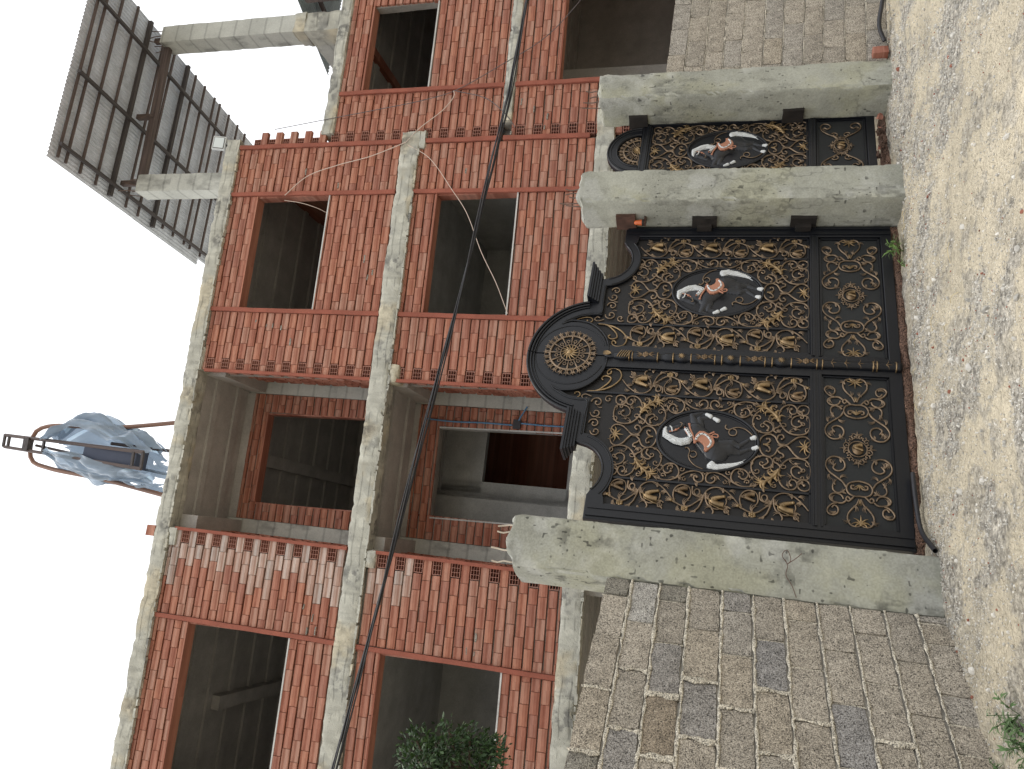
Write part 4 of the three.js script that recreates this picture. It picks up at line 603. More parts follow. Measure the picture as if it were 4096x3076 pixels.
function addHorse(parent, mir, cx, zz) {                                              // cx: shift of the oval's centre from .812
  const map = (x, y) => [mir * x + cx, y], sh = (g) => g.translate(cx, 0, zz);
  const h = mesh('horse', sh(relief(Object.values(HS).map(sc), 0.004, 0.5, mir, 0.48, 1.12, 1.16, 2.02)), M.horse, parent);
  mesh('tail', sh(relief([sc(HW.tail)], 0.003, 0.6, mir, 0.9, 1.13, 1.26, 1.64, 0.004)), M.white, h); mesh('mane', sh(relief([sc(HW.mane), sc(HW.forelock)], 0.003, 0.75, mir, 0.68, 0.92, 1.68, 2.02, 0.005).translate(0, 0, 0.012)), M.white, h);
  for (const f of HW.hoofs) mesh('hoof', sh(relief([sc(f)], 0.003, 0.8, mir, 0.5, 0.92, 1.15, 1.66).translate(0, 0, 0.006)), M.white, h);
  const s = new THREE.Shape(SADDLE.map(([x, y]) => new THREE.Vector2(...map(x, y)))); mesh('saddle', flat(new THREE.ExtrudeGeometry(s, { depth: 0.012, bevelEnabled: true, bevelSize: 0.006, bevelThickness: 0.01, bevelSegments: 2, curveSegments: 6 })).translate(0, 0, zz + 0.036), M.copper, h);
  pens('saddle_trim', M.white, h, map, (p) => p.stroke([[.845,1.703],[.809,1.688],[.783,1.66],[.787,1.63],[.813,1.599],[.851,1.577],[.886,1.585],[.91,1.603]], 0.009, 0.009), zz + 0.06);
  pens('trim_stud', M.ironPanel, h, map, (p) => { for (const [x, y] of [[.827,1.697],[.795,1.675],[.784,1.645],[.799,1.613],[.831,1.587],[.869,1.58]]) p.ball(x, y, 0.0045, 0.6); }, zz + 0.069);
  pens('collar', M.white, h, map, (p) => p.stroke([[.735,1.795],[.775,1.768],[.815,1.742]], 0.017, 0.019), zz + 0.048); pens('collar_edge', M.copper, h, map, (p) => p.stroke([[.69,1.767],[.733,1.757],[.79,1.732],[.862,1.709]], 0.008, 0.009).stroke([[.72, 1.805], [.765, 1.79], [.80, 1.765]], 0.006).ball(.69, 1.767, .012).ball(.862, 1.709, .014), zz + 0.05);
  pens('collar_stud', M.ironPanel, h, map, (p) => { for (const t of [0.1, 0.35, 0.6, 0.85]) p.ball(.735 + .08 * t, 1.795 - .053 * t, 0.0045, 0.6); }, zz + 0.066);
  pens('stirrup', M.copper, h, map, (p) => p.stroke([[.794,1.61],[.802,1.585],[.775,1.552],[.784,1.523],[.804,1.524],[.804,1.556],[.8,1.58]], 0.006).stroke([[.784, 1.601], [.755, 1.554]], 0.008), zz + 0.058);
  pens('bridle', M.white, h, map, (p) => p.stroke([[.709, 1.932], [.723, 1.916], [.763, 1.907]], 0.006), zz + 0.032); pens('cheek_strap', M.copper, h, map, (p) => p.stroke([[.765, 1.935], [.755, 1.9], [.742, 1.873], [.722, 1.85]], 0.005).ball(.742, 1.876, .012), zz + 0.03); pens('rein', M.bronze, h, map, (p) => p.stroke([[.667, 1.847], [.675, 1.829], [.717, 1.843]], 0.004), zz + 0.028);
  return h;
}
const WHIP = (p) => { p.stroke([[.652,1.461],[.675,1.466],[.694,1.449],[.691,1.425],[.675,1.392],[.668,1.353],[.678,1.31],[.706,1.27],[.738,1.241]], 0.007, 0.005).stroke([[.685,1.401],[.695,1.379],[.72,1.371],[.744,1.382],[.751,1.406],[.742,1.428],[.719,1.436],[.696,1.427]], 0.006).stroke([[.903,1.789],[.896,1.773],[.909,1.754],[.933,1.747],[.968,1.755],[1.006,1.745],[1.04,1.721],[1.068,1.685],[1.089,1.631]], 0.007, 0.005).stroke([[.967,1.743],[.985,1.725],[.98,1.701],[.956,1.688],[.935,1.696],[.925,1.717],[.933,1.736]], 0.006); };
const OC = [0.812, 1.611];
function ovalPanel(parent, mir, cx) {
  const pts = []; for (let i = 0; i < 72; i++) { const A = (i / 72) * Math.PI * 2; pts.push(V(mir * (OC[0] + 0.292 * Math.cos(A)) + cx, OC[1] + 0.42 * Math.sin(A), 0.012)); }
  mesh('oval_frame', merge([tube(pts, 0.014, 110, 7, true), tube(pts.map((q) => V((q.x - cx - mir * OC[0]) * 0.93 + cx + mir * OC[0], (q.y - OC[1]) * 0.95 + OC[1], 0.008)), 0.007, 110, 6, true)]), M.iron, parent);
  mesh('oval_plate', new THREE.CylinderGeometry(1, 1, 0.008, 64).rotateX(Math.PI / 2).scale(0.29, 0.418, 1).translate(mir * OC[0] + cx, OC[1], 0.002), M.iron, parent);
  addHorse(parent, mir, cx, 0.006); pens('whip', M.bronze, parent, (x, y) => [mir * x + cx, y], WHIP, 0.014);
}
function scrollField(parent, mir, cx, topK = 1) {
  for (const [fx, fy] of [[1, 1], [-1, 1], [1, -1], [-1, -1]]) {
    const map = (x, y) => [mir * (OC[0] + fx * (x - OC[0])) + cx, OC[1] + fy * (y - OC[1]) * (fy < 0 ? topK : 1)];
    pens('scrollwork', M.bronze, parent, map, (p) => { quarter(p); fillers(p); }); pens('acanthus_leaf', M.gold, parent, map, acanthus, 0.018);
  }
  for (const fy of [1, -1]) { const map = (x, y) => [mir * x + cx, OC[1] + fy * (y - OC[1])]; pens('lyre_scroll', M.bronze, parent, map, lyre); pens('palmette', M.gold, parent, map, (p) => palmette(p), 0.016); pens('clasp', M.gold, parent, map, (p) => p.stroke([[.815, 1.128], [.815, 1.155]], 0.008).leaf(.815, 1.128, -1.57, .03, .006).leaf(.815, 1.128, -.7, .03, .005).leaf(.815, 1.128, -2.4, .03, .005), 0.016); }
}
const V2 = (a) => a.map(([x, y]) => new THREE.Vector2(x, y));
const arcP = (cx, cy, r, a0, a1, n) => { const o = []; for (let i = 0; i <= n; i++) { const A = a0 + ((a1 - a0) * i) / n; o.push([cx + r * Math.cos(A), cy + r * Math.sin(A)]); } return o; };
const ext = (outer, holes, z0, z1, bev = 0.006) => { const s = new THREE.Shape(V2(outer)); for (const h of holes) s.holes.push(new THREE.Path(V2(h))); return uvBox(flat(new THREE.ExtrudeGeometry(s, { depth: z1 - z0 - (bev ? bev : 0), bevelEnabled: !!bev, bevelSize: bev, bevelThickness: bev, bevelSegments: 2, bevelOffset: -bev, curveSegments: 4 })).translate(0, 0, z0), 1.2); };
function gateLeaf(label, mir, astragal) {
  const G = thing('gate_leaf', label, 'gate', [4.02, 0, -5.96]), mp = (a) => a.map(([x, y]) => [mir * x, y]), D = Math.PI / 180;
  const outline = mp([[0.004, .05], [1.64, .05], [1.64, 2.57], [1.42, 2.57], [1.40, 2.556], ...arcP(1.19, 2.722, 0.25, -48 * D, -168 * D, 16), [.93, 2.73], [.90, 2.80], ...arcP(0, 2.70, 0.64, 9 * D, 89.6 * D, 26)]);
  const upper = mp([[.113, .777], [1.503, .777], [1.503, 2.42], [1.44, 2.43], ...arcP(1.19, 2.722, 0.35, -52 * D, -165 * D, 14), [.845, 2.68], [.481, 2.68], [.48, 2.764], [.459, 2.88], [.407, 2.975], [.38, 3.02], [.355, 3.045], [.385, 2.973], [.385, 2.894], [.365, 2.795], [.307, 2.702], [.225, 2.63], [.153, 2.594], [.113, 2.582]]);
  const lower = mp([[.09, .147], [1.503, .147], [1.503, .696], [.09, .696]]);
  mesh('backing_plate', ext(outline.map(([x, y]) => [x * 0.997, y * 0.998 + 0.002]), [], -0.02, 0, 0), M.ironPanel, G);
  mesh('kick_panel', uvBox(bx(Math.min(mir * .085, mir * 1.51), Math.max(mir * .085, mir * 1.51), .143, .70, -0.002, 0.004), 1.2), M.ironDusty, G);
  mesh('frame', ext(outline, [upper, lower], -0.02, 0.036, 0.007), M.iron, G);
  // raised mouldings
  const mould = (name, pts, r, z = 0.036, m = M.iron) => mesh(name, tube(mp(pts).map(([x, y]) => V(x, y, z)), r, pts.length * 4, 6), m, G);
  const rect = (x0, x1, y0, y1, w) => { const a = [[x0, y0], [x1, y0], [x1, y1], [x0, y1]], g = []; for (let i = 0; i < 4; i++) { const [p, q] = [a[i], a[(i + 1) % 4]]; g.push(bar([mir * p[0], p[1], 0.012], [mir * q[0], q[1], 0.012], w)); } return merge(g); };
  mesh('panel_moulding', uvBox(rect(.105, 1.488, .162, .681, 0.016), 1), M.iron, G);
  mesh('panel_moulding', uvBox(merge([bar([mir * .13, .79, .01], [mir * 1.49, .79, .01], .016), bar([mir * 1.49, .79, .01], [mir * 1.49, 2.42, .01], .016), bar([mir * .127, .79, .01], [mir * .127, 2.57, .01], .016)]), 1), M.iron, G);
  for (const x of [.392, 1.232]) mesh('divider', uvBox(bar([mir * x, .78, .008], [mir * x, x < 1 ? 2.72 : 2.40, .008], .018, .02), 1), M.iron, G);
  for (const [y, w] of [[.706, .012], [.75, .02], [.768, .01]]) mesh('rail_moulding', uvBox(bar([mir * .09, y, .038], [mir * 1.51, y, .038], w), 1), M.iron, G);
  mesh('stile_moulding', uvBox(merge([bar([mir * 1.535, .06, .038], [mir * 1.535, 2.54, .038], .014), bar([mir * 1.60, .06, .04], [mir * 1.60, 2.55, .04], .022)]), 1), M.iron, G);
  for (const [r, w, z] of [[.632, .020, .05], [.602, .016, .046], [.575, .010, .042]]) mesh('arch_moulding', tube(mp(arcP(0, 2.70, r, 11 * D, 89.5 * D, 24)).map(([x, y]) => V(x, y, z)), w / 2 + 0.003, 60, 6), M.iron, G);
  mould('disc_moulding', [[.02, 2.566], [.075, 2.568], [.153, 2.583], [.23, 2.619], [.317, 2.694], [.377, 2.79], [.398, 2.894], [.398, 2.973], [.355, 3.055]], 0.009); mould('wing_moulding', [[.355, 3.055], [.395, 3.025], [.422, 2.98], [.474, 2.885], [.495, 2.765], [.497, 2.695], [.66, 2.693], [.85, 2.693]], 0.009);
  mould('arch_band', arcP(0, 2.925, 0.335, -70 * D, 88 * D, 20), 0.006);
  mould('shoulder_moulding', arcP(1.19, 2.722, 0.335, -50 * D, -165 * D, 16), 0.008); mould('shoulder_moulding', arcP(1.19, 2.722, 0.262, -46 * D, -168 * D, 16), 0.009);
  // stepped cornice on the shoulder
  { const st = [[2.735, .03], [2.757, .05], [2.779, .072], [2.800, .094], [2.818, .11]]; const c = st.map(([y, p]) => bx(Math.min(mir * .628, mir * (.955 + p)), Math.max(mir * .628, mir * (.955 + p)), y, y + 0.022, -0.03 - p * 0.4, 0.03 + p)); mesh('cornice', uvBox(merge(c), 1), M.iron, G); }
  // scrollwork
  scrollField(G, mir, 0);
  const up = (x, y) => [mir * x, y];
  pens('top_scroll', M.bronze, G, up, (p) => { p.spiral(.50, 2.60, .055, .012, 1.6, 8.5, .008).spiral(.61, 2.60, .05, .012, 1.6, -5, .008).spiral(.72, 2.60, .05, .012, 1.6, 8.5, .008).spiral(.80, 2.58, .045, .012, 1.6, -5, .008).spiral(.46, 2.50, .04, .01, 4, -2, .007).stroke([[.44, 2.66], [.42, 2.72], [.44, 2.75], [.47, 2.73], [.46, 2.70]], .007).leaf(.55, 2.55, 1, .05, .006, .8).leaf(.66, 2.55, 2, .05, .006, -.8); });
  pens('curl', M.gold, G, up, (p) => p.stroke([[.385,2.705],[.375,2.622],[.323,2.558],[.273,2.517],[.231,2.508],[.211,2.544],[.217,2.579],[.241,2.593],[.258,2.576]], .009, .008).stroke([[.375,2.622],[.356,2.554],[.312,2.48],[.253,2.428],[.198,2.414],[.145,2.437],[.126,2.487],[.136,2.53],[.164,2.55],[.19,2.541],[.179,2.516],[.155,2.513]], .009, .008).stroke([[.418,2.945],[.444,2.893],[.461,2.832],[.453,2.784],[.429,2.769],[.401,2.785],[.406,2.817],[.427,2.821]], .004, .009));
  for (const side of [1, -1]) for (let k = 0; k < 3; k++) {
    const flip = side * mir > 0 ? -1 : 1, ym = 1.593, dy = [0.532, 0, -0.53][k], map = (x, y) => [mir * (side > 0 ? x : 1.624 - x - 0.0), (flip > 0 ? y : 2 * ym - y) + dy + 0.005];
    const m = pens('horse_head_scroll', M.bronze, G, map, stripScroll); pens('flower', M.gold, m, map, (p) => flower(p, 1.458, 1.749)); pens('joint', M.gold, m, map, (p) => { p.ball(1.392, 1.862, .016); p.leaf(1.392, 1.862, -.9, .04, .007).leaf(1.392, 1.862, -2, .04, .007); });
    const [ax, ay] = map(1.318, 1.775), [bx3, by3] = map(1.355, 1.495); pens('horse_head', M.goldDark, m, (x, y) => [ax + x, ay + y], (p) => headPen(p, 0.8, -mir * side), 0.016); pens('horse_head', M.gold, m, (x, y) => [bx3 + x, by3 + y], (p) => headPen(p, 1.05, mir * side), 0.018);
  }
  // kick panel ornament
  for (const [fx, fy] of [[1, 1], [-1, 1], [1, -1], [-1, -1]]) pens('panel_scroll', M.bronze, G, (x, y) => [mir * (.797 + fx * (x - .797)), .4215 + fy * (y - .4215)], lowQuarter, 0.012);
  for (const fx of [1, -1]) { const map = (x, y) => [mir * (.797 + fx * (x - .797)), y]; pens('palmette', M.gold, G, map, (p) => { for (let i = -3; i <= 3; i++) p.leaf(1.455, .4215, 3.1416 + i * 0.36, .078 - .004 * Math.abs(i), .0115, i * 0.45); p.ball(1.46, .4215, .013); for (let i = -2; i <= 2; i++) p.leaf(1.12, .4215, i * 0.5, .05, .008, 0); for (let i = -1; i <= 1; i++) p.leaf(1.25, .4215, i * 0.25, .05, .006, 0); }, 0.014); }
  medallion(G, mir * .797, .4215, 1);
  // centre rosette and half-column belong to the leaf that closes last
  if (astragal) {
    rosette(G, 0.006, 2.925, 0.262, 0, Math.PI * 2);
    const prof = [[0, 2.60], [.016, 2.585], [.03, 2.55], [.022, 2.51], [.03, 2.5], [.042, 2.44], [.045, 2.40], [.036, 2.365], [.03, 2.355], [.043, 2.33], [.045, 2.25], [.045, 2.12], [.046, 2.1], [.03, 2.08], [.03, 2.05], [.043, 2.03]];
    const rep = (y) => [[.043, y], [.045, y - .02], [.045, y - .04], [.03, y - .055], [.044, y - .09], [.046, y - .12], [.044, y - .15], [.03, y - .185], [.045, y - .2], [.045, y - .4]];
    for (const y of [2.0, 1.57, 1.14]) prof.push(...rep(y)); prof.push([.045, .70], [.04, .55], [.04, .3], [.046, .28], [.04, .25], [.04, .1], [.046, .08], [.046, .055], [0, .055]);
    const b = mesh('centre_column', new THREE.LatheGeometry(prof.map(([r, y]) => new THREE.Vector2(r, y)).reverse(), 16).translate(0, 0, 0.04), M.iron, G);
    const bands = new Pen(undefined, 0); for (const y of [2.36, 2.33, 2.1, 1.96, 1.80, 1.37, 1.53, .94, 1.1, 1.59, 1.16, .73, .685, .28, .25, .1]) bands.g.push(new THREE.TorusGeometry(.046, .0065, 6, 20).rotateX(Math.PI / 2).translate(0, y, 0.04));
    mesh('gilt_band', bands.geo(), M.gold, b);
    pens('finial', M.gold, b, undefined, (p) => { for (let i = -2; i <= 2; i++) p.leaf(0, 2.53, 1.571 + i * 0.4, .075, .009, -i * .3); for (let i = 0; i < 5; i++) p.stroke([[-.038, 2.47 - i * .022], [0, 2.455 - i * .022], [.038, 2.43 - i * .022]], .005, .005); }, 0.085);
    for (const y of [1.885, 1.455, 1.025]) pens('gilt_daisy', M.gold, b, undefined, (p) => { for (let i = 0; i < 10; i++) p.leaf(0, y, i * 0.628, .032, .006); p.ball(0, y, .009); }, 0.086);
    for (const y of [2.21, 1.68, 1.25, .82]) pens('gilt_spray', M.goldDark, b, undefined, (p) => { flower(p, 0, y, .028); for (const s of [-1, 1]) for (const k of [-.5, 0, .5]) p.leaf(0, y + s * .03, s * 1.571 + k, .06, .006, 0); p.stroke([[-.03, y + .06], [-.01, y + .03], [-.03, y]], .004).stroke([[.03, y - .06], [.01, y - .03], [.03, y]], .004); }, 0.086);
    for (let y = .62; y > .14; y -= .11) pens('gilt_spray', M.goldDark, b, undefined, (p) => { for (const k of [-.6, 0, .6]) p.leaf(0, y, -1.571 + k, .055, .005, k); }, 0.078);
  }
  return G;
}
function rosette(parent, cx, cy, R, a0, a1) {
  const full = a1 - a0 > 6, S = (A) => [cx + R * Math.cos(A), cy + R * Math.sin(A)], r = mesh('rosette', ext(arcP(cx, cy, R * 0.93, a0, full ? a1 - 0.05 : a1, 48), [], 0.03, 0.042, 0.003), M.ironPanel, parent);
  const n = full ? 24 : 12, pp = (f, k) => [cx + R * k * Math.cos(f), cy + R * k * Math.sin(f)];
  pens('rosette_lace', M.bronze, r, undefined, (p) => { for (let i = 0; i < n; i++) { const A = a0 + ((i + 0.5) / n) * (a1 - a0), [x, y] = pp(A, .83); p.ring(x, y, R * .08, .0065, A + 0.6, A + 5.7, 9); const [x2, y2] = pp(A + .13, .86); for (const k of [-.5, 0, .5]) p.leaf(x2, y2, A + .13 + k, R * .15, .0075, k); } p.ring(cx, cy, R * .73, .010, a0, a1, 40).ring(cx, cy, R * .34, .007, a0, a1, 26); }, 0.052);
  pens('rosette_spoke', M.bronze, r, undefined, (p) => { const m = full ? 12 : 6; for (let i = 0; i < m + (full ? 0 : 1); i++) { const A = a0 + (i / m) * (a1 - a0); p.stroke([pp(A, .36), pp(A, .55), pp(A, .72)], .004, .010); p.stroke([pp(A, .6), pp(A, .72), pp(A, .8)], .010, .004); if (i < m) { const B = A + (a1 - a0) / m / 2, [x, y] = pp(B, .5); p.ring(x, y, R * .055, .005, 0, 6.28, 9); p.stroke([pp(B, .36), pp(B, .44)], .004); } } }, 0.052);
  pens('rosette_boss', M.gold, r, undefined, (p) => { for (let i = 0; i < (full ? 14 : 8); i++) p.leaf(cx, cy, a0 + (i + 0.5) * (a1 - a0) / (full ? 14 : 8), R * .34, .014, 0.5); if (full) { p.ball(cx, cy, R * .12, 0.9); p.ball(cx - R * .09, cy + R * .08, R * .06, 1).ball(cx + R * .09, cy + R * .08, R * .06, 1); } else p.ball(cx, cy + R * .08, R * .09, 0.9); }, 0.06);
  return r;
}
function medallion(G, cx, cy, k) {
  const m = mesh('medallion', new THREE.SphereGeometry(1, 16, 10).scale(.055 * k, .045 * k, .02).translate(cx, cy, 0.012), M.goldDark, G);
  pens('medallion_lace', M.bronze, m, undefined, (p) => { const w = .135 * k, h = .10 * k; for (let i = 0; i < 20; i++) { const A = (i / 20) * 6.283, x = cx + w * Math.cos(A) * 0.85, y = cy + h * Math.sin(A) * 0.85; p.spiral(x, y, .022 * k, .008 * k, A, A + (i % 2 ? 5 : -5), .0055, 9); } for (const A of [0, 1.571, 3.1416, 4.712]) for (const q of [-.6, 0, .6]) p.leaf(cx + w * .9 * Math.cos(A), cy + h * .9 * Math.sin(A), A + q, .05 * k, .008, q); p.ring(cx, cy, .07 * k, .0055, 0, 6.283, 18); }, 0.014);
  pens('horse_head', M.gold, m, (x, y) => [cx + x, cy + y], (p) => headPen(p, 0.62 * k, 1), 0.03);
}
const leafA = gateLeaf('black iron gate leaf hinged at the broad pillar by the rough block wall', -1, false);
const leafB = gateLeaf('black iron gate leaf carrying the round gilt rosette and centre column', 1, true);
// narrow gate for people on foot
{
  const G = thing('pedestrian_gate', 'narrow single black iron gate with a half-round arch and gilt half rosette', 'gate', [6.85, 0, -5.98]), D = Math.PI / 180;
  mesh('backing_plate', uvBox(bx(-.51, .51, .12, 2.53, -.02, 0), 1.2), M.ironPanel, G);
  mesh('frame', ext([[-.52, .115], [.52, .115], [.52, 2.56], [-.52, 2.56]], [[[-.42, .777], [.42, .777], [.42, 2.47], [-.42, 2.47]], [[-.42, .20], [.42, .20], [.42, .70], [-.42, .70]]], -0.02, 0.036, 0.007), M.iron, G);
  mesh('kick_panel', uvBox(bx(-.43, .43, .19, .71, -.002, .004), 1.2), M.ironDusty, G);
  mesh('panel_moulding', uvBox(merge([bar([-.42, .79, .012], [.42, .79, .012], .014), bar([-.42, 2.46, .012], [.42, 2.46, .012], .014), bar([-.41, .79, .012], [-.41, 2.46, .012], .014), bar([.41, .79, .012], [.41, 2.46, .012], .014)]), 1), M.iron, G);
  mesh('panel_moulding', uvBox(merge([bar([-.41, .215, .012], [.41, .215, .012], .016), bar([-.41, .685, .012], [.41, .685, .012], .016), bar([-.405, .215, .012], [-.405, .685, .012], .014), bar([.405, .215, .012], [.405, .685, .012], .014)]), 1), M.iron, G);
  for (const y of [.715, .75, 2.50, 2.545]) mesh('rail_moulding', uvBox(bar([-.51, y, .038], [.51, y, .038], .016), 1), M.iron, G);
  mesh('stile_moulding', uvBox(merge([bar([.48, .12, .04], [.48, 2.54, .04], .018), bar([-.48, .12, .04], [-.48, 2.54, .04], .018)]), 1), M.iron, G);
  const arch = mesh('arch', ext([...arcP(0, 2.56, .375, 0, Math.PI, 30), ...arcP(0, 2.56, .25, Math.PI, 0, 26)], [], -.02, .036, .006), M.iron, G); mesh('arch_plate', ext(arcP(0, 2.56, .26, 0, Math.PI, 26), [], -.02, .0, 0), M.ironPanel, arch);
  for (const [r, w] of [[.362, .011], [.33, .007], [.262, .008]]) mesh('arch_moulding', tube(arcP(0, 2.56, r, 0.02, Math.PI - 0.02, 24).map(([x, y]) => V(x, y, .038)), w, 50, 6), M.iron, G);
  const rr2 = new THREE.Group(); rosette(G, 0, 2.565, .24, 0, Math.PI).position.z = -0.028;
  scrollField(G, 1, -OC[0]); ovalPanel(G, 1, -OC[0]);
  medallion(G, 0, .45, 0.95);
  for (const [fx, fy] of [[1, 1], [-1, 1], [1, -1], [-1, -1]]) pens('panel_scroll', M.bronze, G, (x, y) => [fx * x, .45 + fy * y], (p) => { p.stroke([[.11, .03], [.15, .07], [.19, .13], [.25, .19], [.31, .20], [.35, .17], [.34, .12], [.30, .10], [.27, .13], [.29, .16]], .009, .008); p.spiral(.17, .06, .04, .012, 1, -4.5, .0075); for (const k of [-.3, 0, .3]) p.leaf(.29, .16, 2.2 + k, .06, .006, 1); }, .012);
  for (const y of [1.1, 1.6, 2.15]) pens('stile_flower', M.goldDark, G, undefined, (p) => flower(p, .455, y, .03), .038);
}
ovalPanel(leafA, -1, 0); ovalPanel(leafB, 1, 0);
// hinge boxes welded between leaves and pillars
const hingeAt = (parent, x, y0, y1, z0, z1, w, m = M.hinge) => { const q = parent.position; const h = mesh('hinge', roughBox(w, y1 - y0, z1 - z0, x - q.x, (y0 + y1) / 2, (z0 + z1) / 2 - q.z, 0.03, 0.006, 12, y0, 2), m, parent); return h; };
for (const [y0, y1] of [[1.66, 1.9], [.72, .963]]) { hingeAt(P2, 5.655, y0, y1, -5.96, -5.78, 0.05); hingeAt(leafB, 5.64, y0 + .05, y1 - .05, -5.93, -5.86, 0.10); }
hingeAt(P2, 5.65, 2.47, 2.67, -5.93, -5.74, 0.05, M.scorch);
for (const [y0, y1] of [[2.51, 2.72], [.83, 1.05]]) hingeAt(P3, 7.262, y0, y1, -5.97, -5.80, 0.05);
// ---------------------------------------------------------------- smaller things
{
  const hp = (s, y, d) => V(H0[0] + 0.9444 * s + 0.3289 * d, y, H0[2] + 0.3289 * s - 0.9444 * d);   // house coordinates to world
  // amber warning light on its bracket
  const B = thing('warning_beacon', 'small orange warning beacon on a rusty bracket of the middle pillar', 'beacon', [5.6, 2.40, -5.80]);
  mesh('lens', new THREE.LatheGeometry([[0, .08], [.012, .079], [.022, .07], [.028, .03], [.031, 0]].map(([r, y]) => new THREE.Vector2(r, y)).reverse(), 18), M.orange, B); mesh('base', new THREE.CylinderGeometry(.034, .034, .02, 18).translate(0, -.01, 0), M.hinge, B); mesh('bracket', uvBox(box(.12, .02, .05, .03, -.03, 0), 2), M.scorch, B);
  // overhead cables in front of the house
  const cat = (pts, r, m, name, label, category, group, n = 60) => tag(mesh(name, tube(pts, r, n, 6), m), label, category, group);
  const run = [[10.5, 3.95], [6.63, 4.11], [5.28, 4.19], [2.85, 4.46], [.89, 4.72], [-.73, 4.93], [-2.44, 5.16], [-5, 5.55]];
  for (let k = 0; k < 5; k++) { const pts = []; run.forEach(([s, y], i) => { for (let j = 0; j < (i + 1 < run.length ? 3 : 1); j++) { const t = j / 3, q = run[Math.min(i + 1, run.length - 1)], S = s + (q[0] - s) * t, Y = y + (q[1] - y) * t; pts.push(hp(S, Y + 0.018 * Math.cos(S * 1.7 + k * 1.26) + 0.006 * k, -3 + 0.018 * Math.sin(S * 1.7 + k * 1.26))); } }); cat(pts, 0.0092, M.cable, 'overhead_cable', 'black power cable in the twisted bundle strung across the front of the house', 'cable', 'bundle of black overhead cables', 120); }
  const W = (pts, r, m, label) => cat(pts.map(([s, y, d]) => hp(s, y, d ?? -0.05)), r, m, 'house_wire', label, 'wire');
  W([[5.55, 9.12], [5.9, 8.75], [6.1, 8.2], [6.25, 7.6], [6.4, 7.2], [6.50, 6.96]], 0.008, M.wireWhite, 'pale wire hanging from the top window down to the slab end');
  W([[6.50, 6.96], [6.75, 6.75], [7.1, 6.35], [7.35, 6.2], [7.44, 6.22]], 0.008, M.wireWhite, 'short pale wire looping between the slab end and the wing window batten');
  W([[6.45, 6.92], [6.2, 6.5], [5.6, 6.0], [5.2, 5.7], [4.5, 5.35], [4.0, 5.05], [3.5, 4.8]], 0.006, M.wireWhite, 'thin pale wire sagging across the middle window of the lower storey');
  W([[6.85, 9.58], [7.0, 8.6], [7.15, 7.6], [7.3, 6.7], [7.44, 6.2], [7.9, 5.4], [8.35, 4.72], [9.06, 4.15], [9.8, 3.7]], 0.007, M.wireGrey, 'dark wire running from the roof corner down past the wing windows');
  W([[7.44, 6.2], [7.25, 5.6], [6.9, 5.2], [6.7, 5.05]], 0.007, M.wireGrey, 'dark wire curving from the wing batten down to the cable bundle');
  W([[5.45, 9.1, -.06], [5.4, 8.75, -.04], [5.33, 8.45, .05], [5.3, 8.3, .3]], 0.005, M.wireWhite, 'thin wire dangling inside the top window');
  // blue conduit and box on the loggia wall
  const C = thing('conduit', 'blue electrical conduit with a black junction box on the lower loggia wall', 'conduit', H0, HA), zc = -1.47;
  mesh('pipe', tube([[2.02, 6.55, zc], [2.0, 6.0, zc], [2.015, 5.5, zc], [2.01, 4.95, zc]], 0.014, 24, 8), M.blue, C); mesh('pipe', tube([[2.05, 4.8, zc], [2.04, 4.4, zc], [2.045, 4.0, zc], [2.04, 3.6, zc]], 0.014, 24, 8), M.blue, C); mesh('pipe', tube([[2.06, 4.85, zc], [2.12, 4.83, zc + .02], [2.22, 4.78, zc + .02], [2.34, 4.72, zc + .02]], 0.013, 20, 8), M.blue, C); mesh('junction_box', uvBox(box(.16, .13, .05, 2.03, 4.87, zc), 2), M.cable, C);
  // tree behind the block wall: trunk, limbs, leaves
  const tree = (label, s, d, h, cr, n) => {
    const b = hp(s, 0, d), Tt = thing('citrus_tree', label, 'tree', [b.x, 0, b.z]), limbs = [tube([[0, -.05, 0], [.03, h * .3, .02], [0, h * .95, 0]], .045, 14, 7)], tips = [];
    for (let i = 0; i < 16; i++) { const a = i * 2.4, l = cr * rr(.5, .95), e = rr(-.5, .9), y0 = h * rr(.82, .98), p = [Math.cos(a) * l * Math.cos(e), y0 + l * Math.sin(e) + .05, Math.sin(a) * l * Math.cos(e)]; limbs.push(tube([[0, y0, 0], [p[0] * .5, y0 + (p[1] - y0) * .65, p[2] * .5], p], .014, 8, 5)); tips.push(p); }
    mesh('trunk', uvBox(merge(limbs), 2), M.bark, Tt);
    const lg = () => { const l = rr(.055, .09), w = l * .22, g = new THREE.BufferGeometry(); g.setAttribute('position', new THREE.Float32BufferAttribute([0, 0, 0, -w, .012, l * .5, 0, -.006, l * .5, w, .012, l * .5, 0, .0, l], 3)); g.setIndex([0, 1, 2, 0, 2, 3, 1, 4, 2, 2, 4, 3]); return g; };
    M.leaf.forEach((m, mi) => { const list = []; for (let i = 0; i < n / 3; i++) { const t = pick(tips), q = V(rr(-1, 1), rr(-1, 1), rr(-1, 1)); q.normalize().multiplyScalar(.2 * Math.cbrt(rnd())); const c = V(t[0] * rr(.6, 1.04), 0, t[2] * rr(.6, 1.04)); c.y = t[1] * 1 + q.y; c.x += q.x; c.z += q.z; const out = c.clone().sub(V(0, h, 0)).normalize(); const k = lg(), e = new THREE.Quaternion().setFromUnitVectors(V(0, 0, 1), out.add(V(rr(-.9, .9), rr(-.6, 1), rr(-.9, .9))).normalize()); k.rotateZ(rr(0, 6)); k.applyQuaternion(e); k.translate(c.x, c.y, c.z); list.push(k); } const g = mergeGeometries(list); g.computeVertexNormals(); mesh(['crown', 'crown', 'crown'][mi], g, m, Tt); });
    return Tt;
  };
  tree('small dark green leafy tree behind the rough block wall, below the big windows', -2.5, -2, 4.62, .46, 2600);
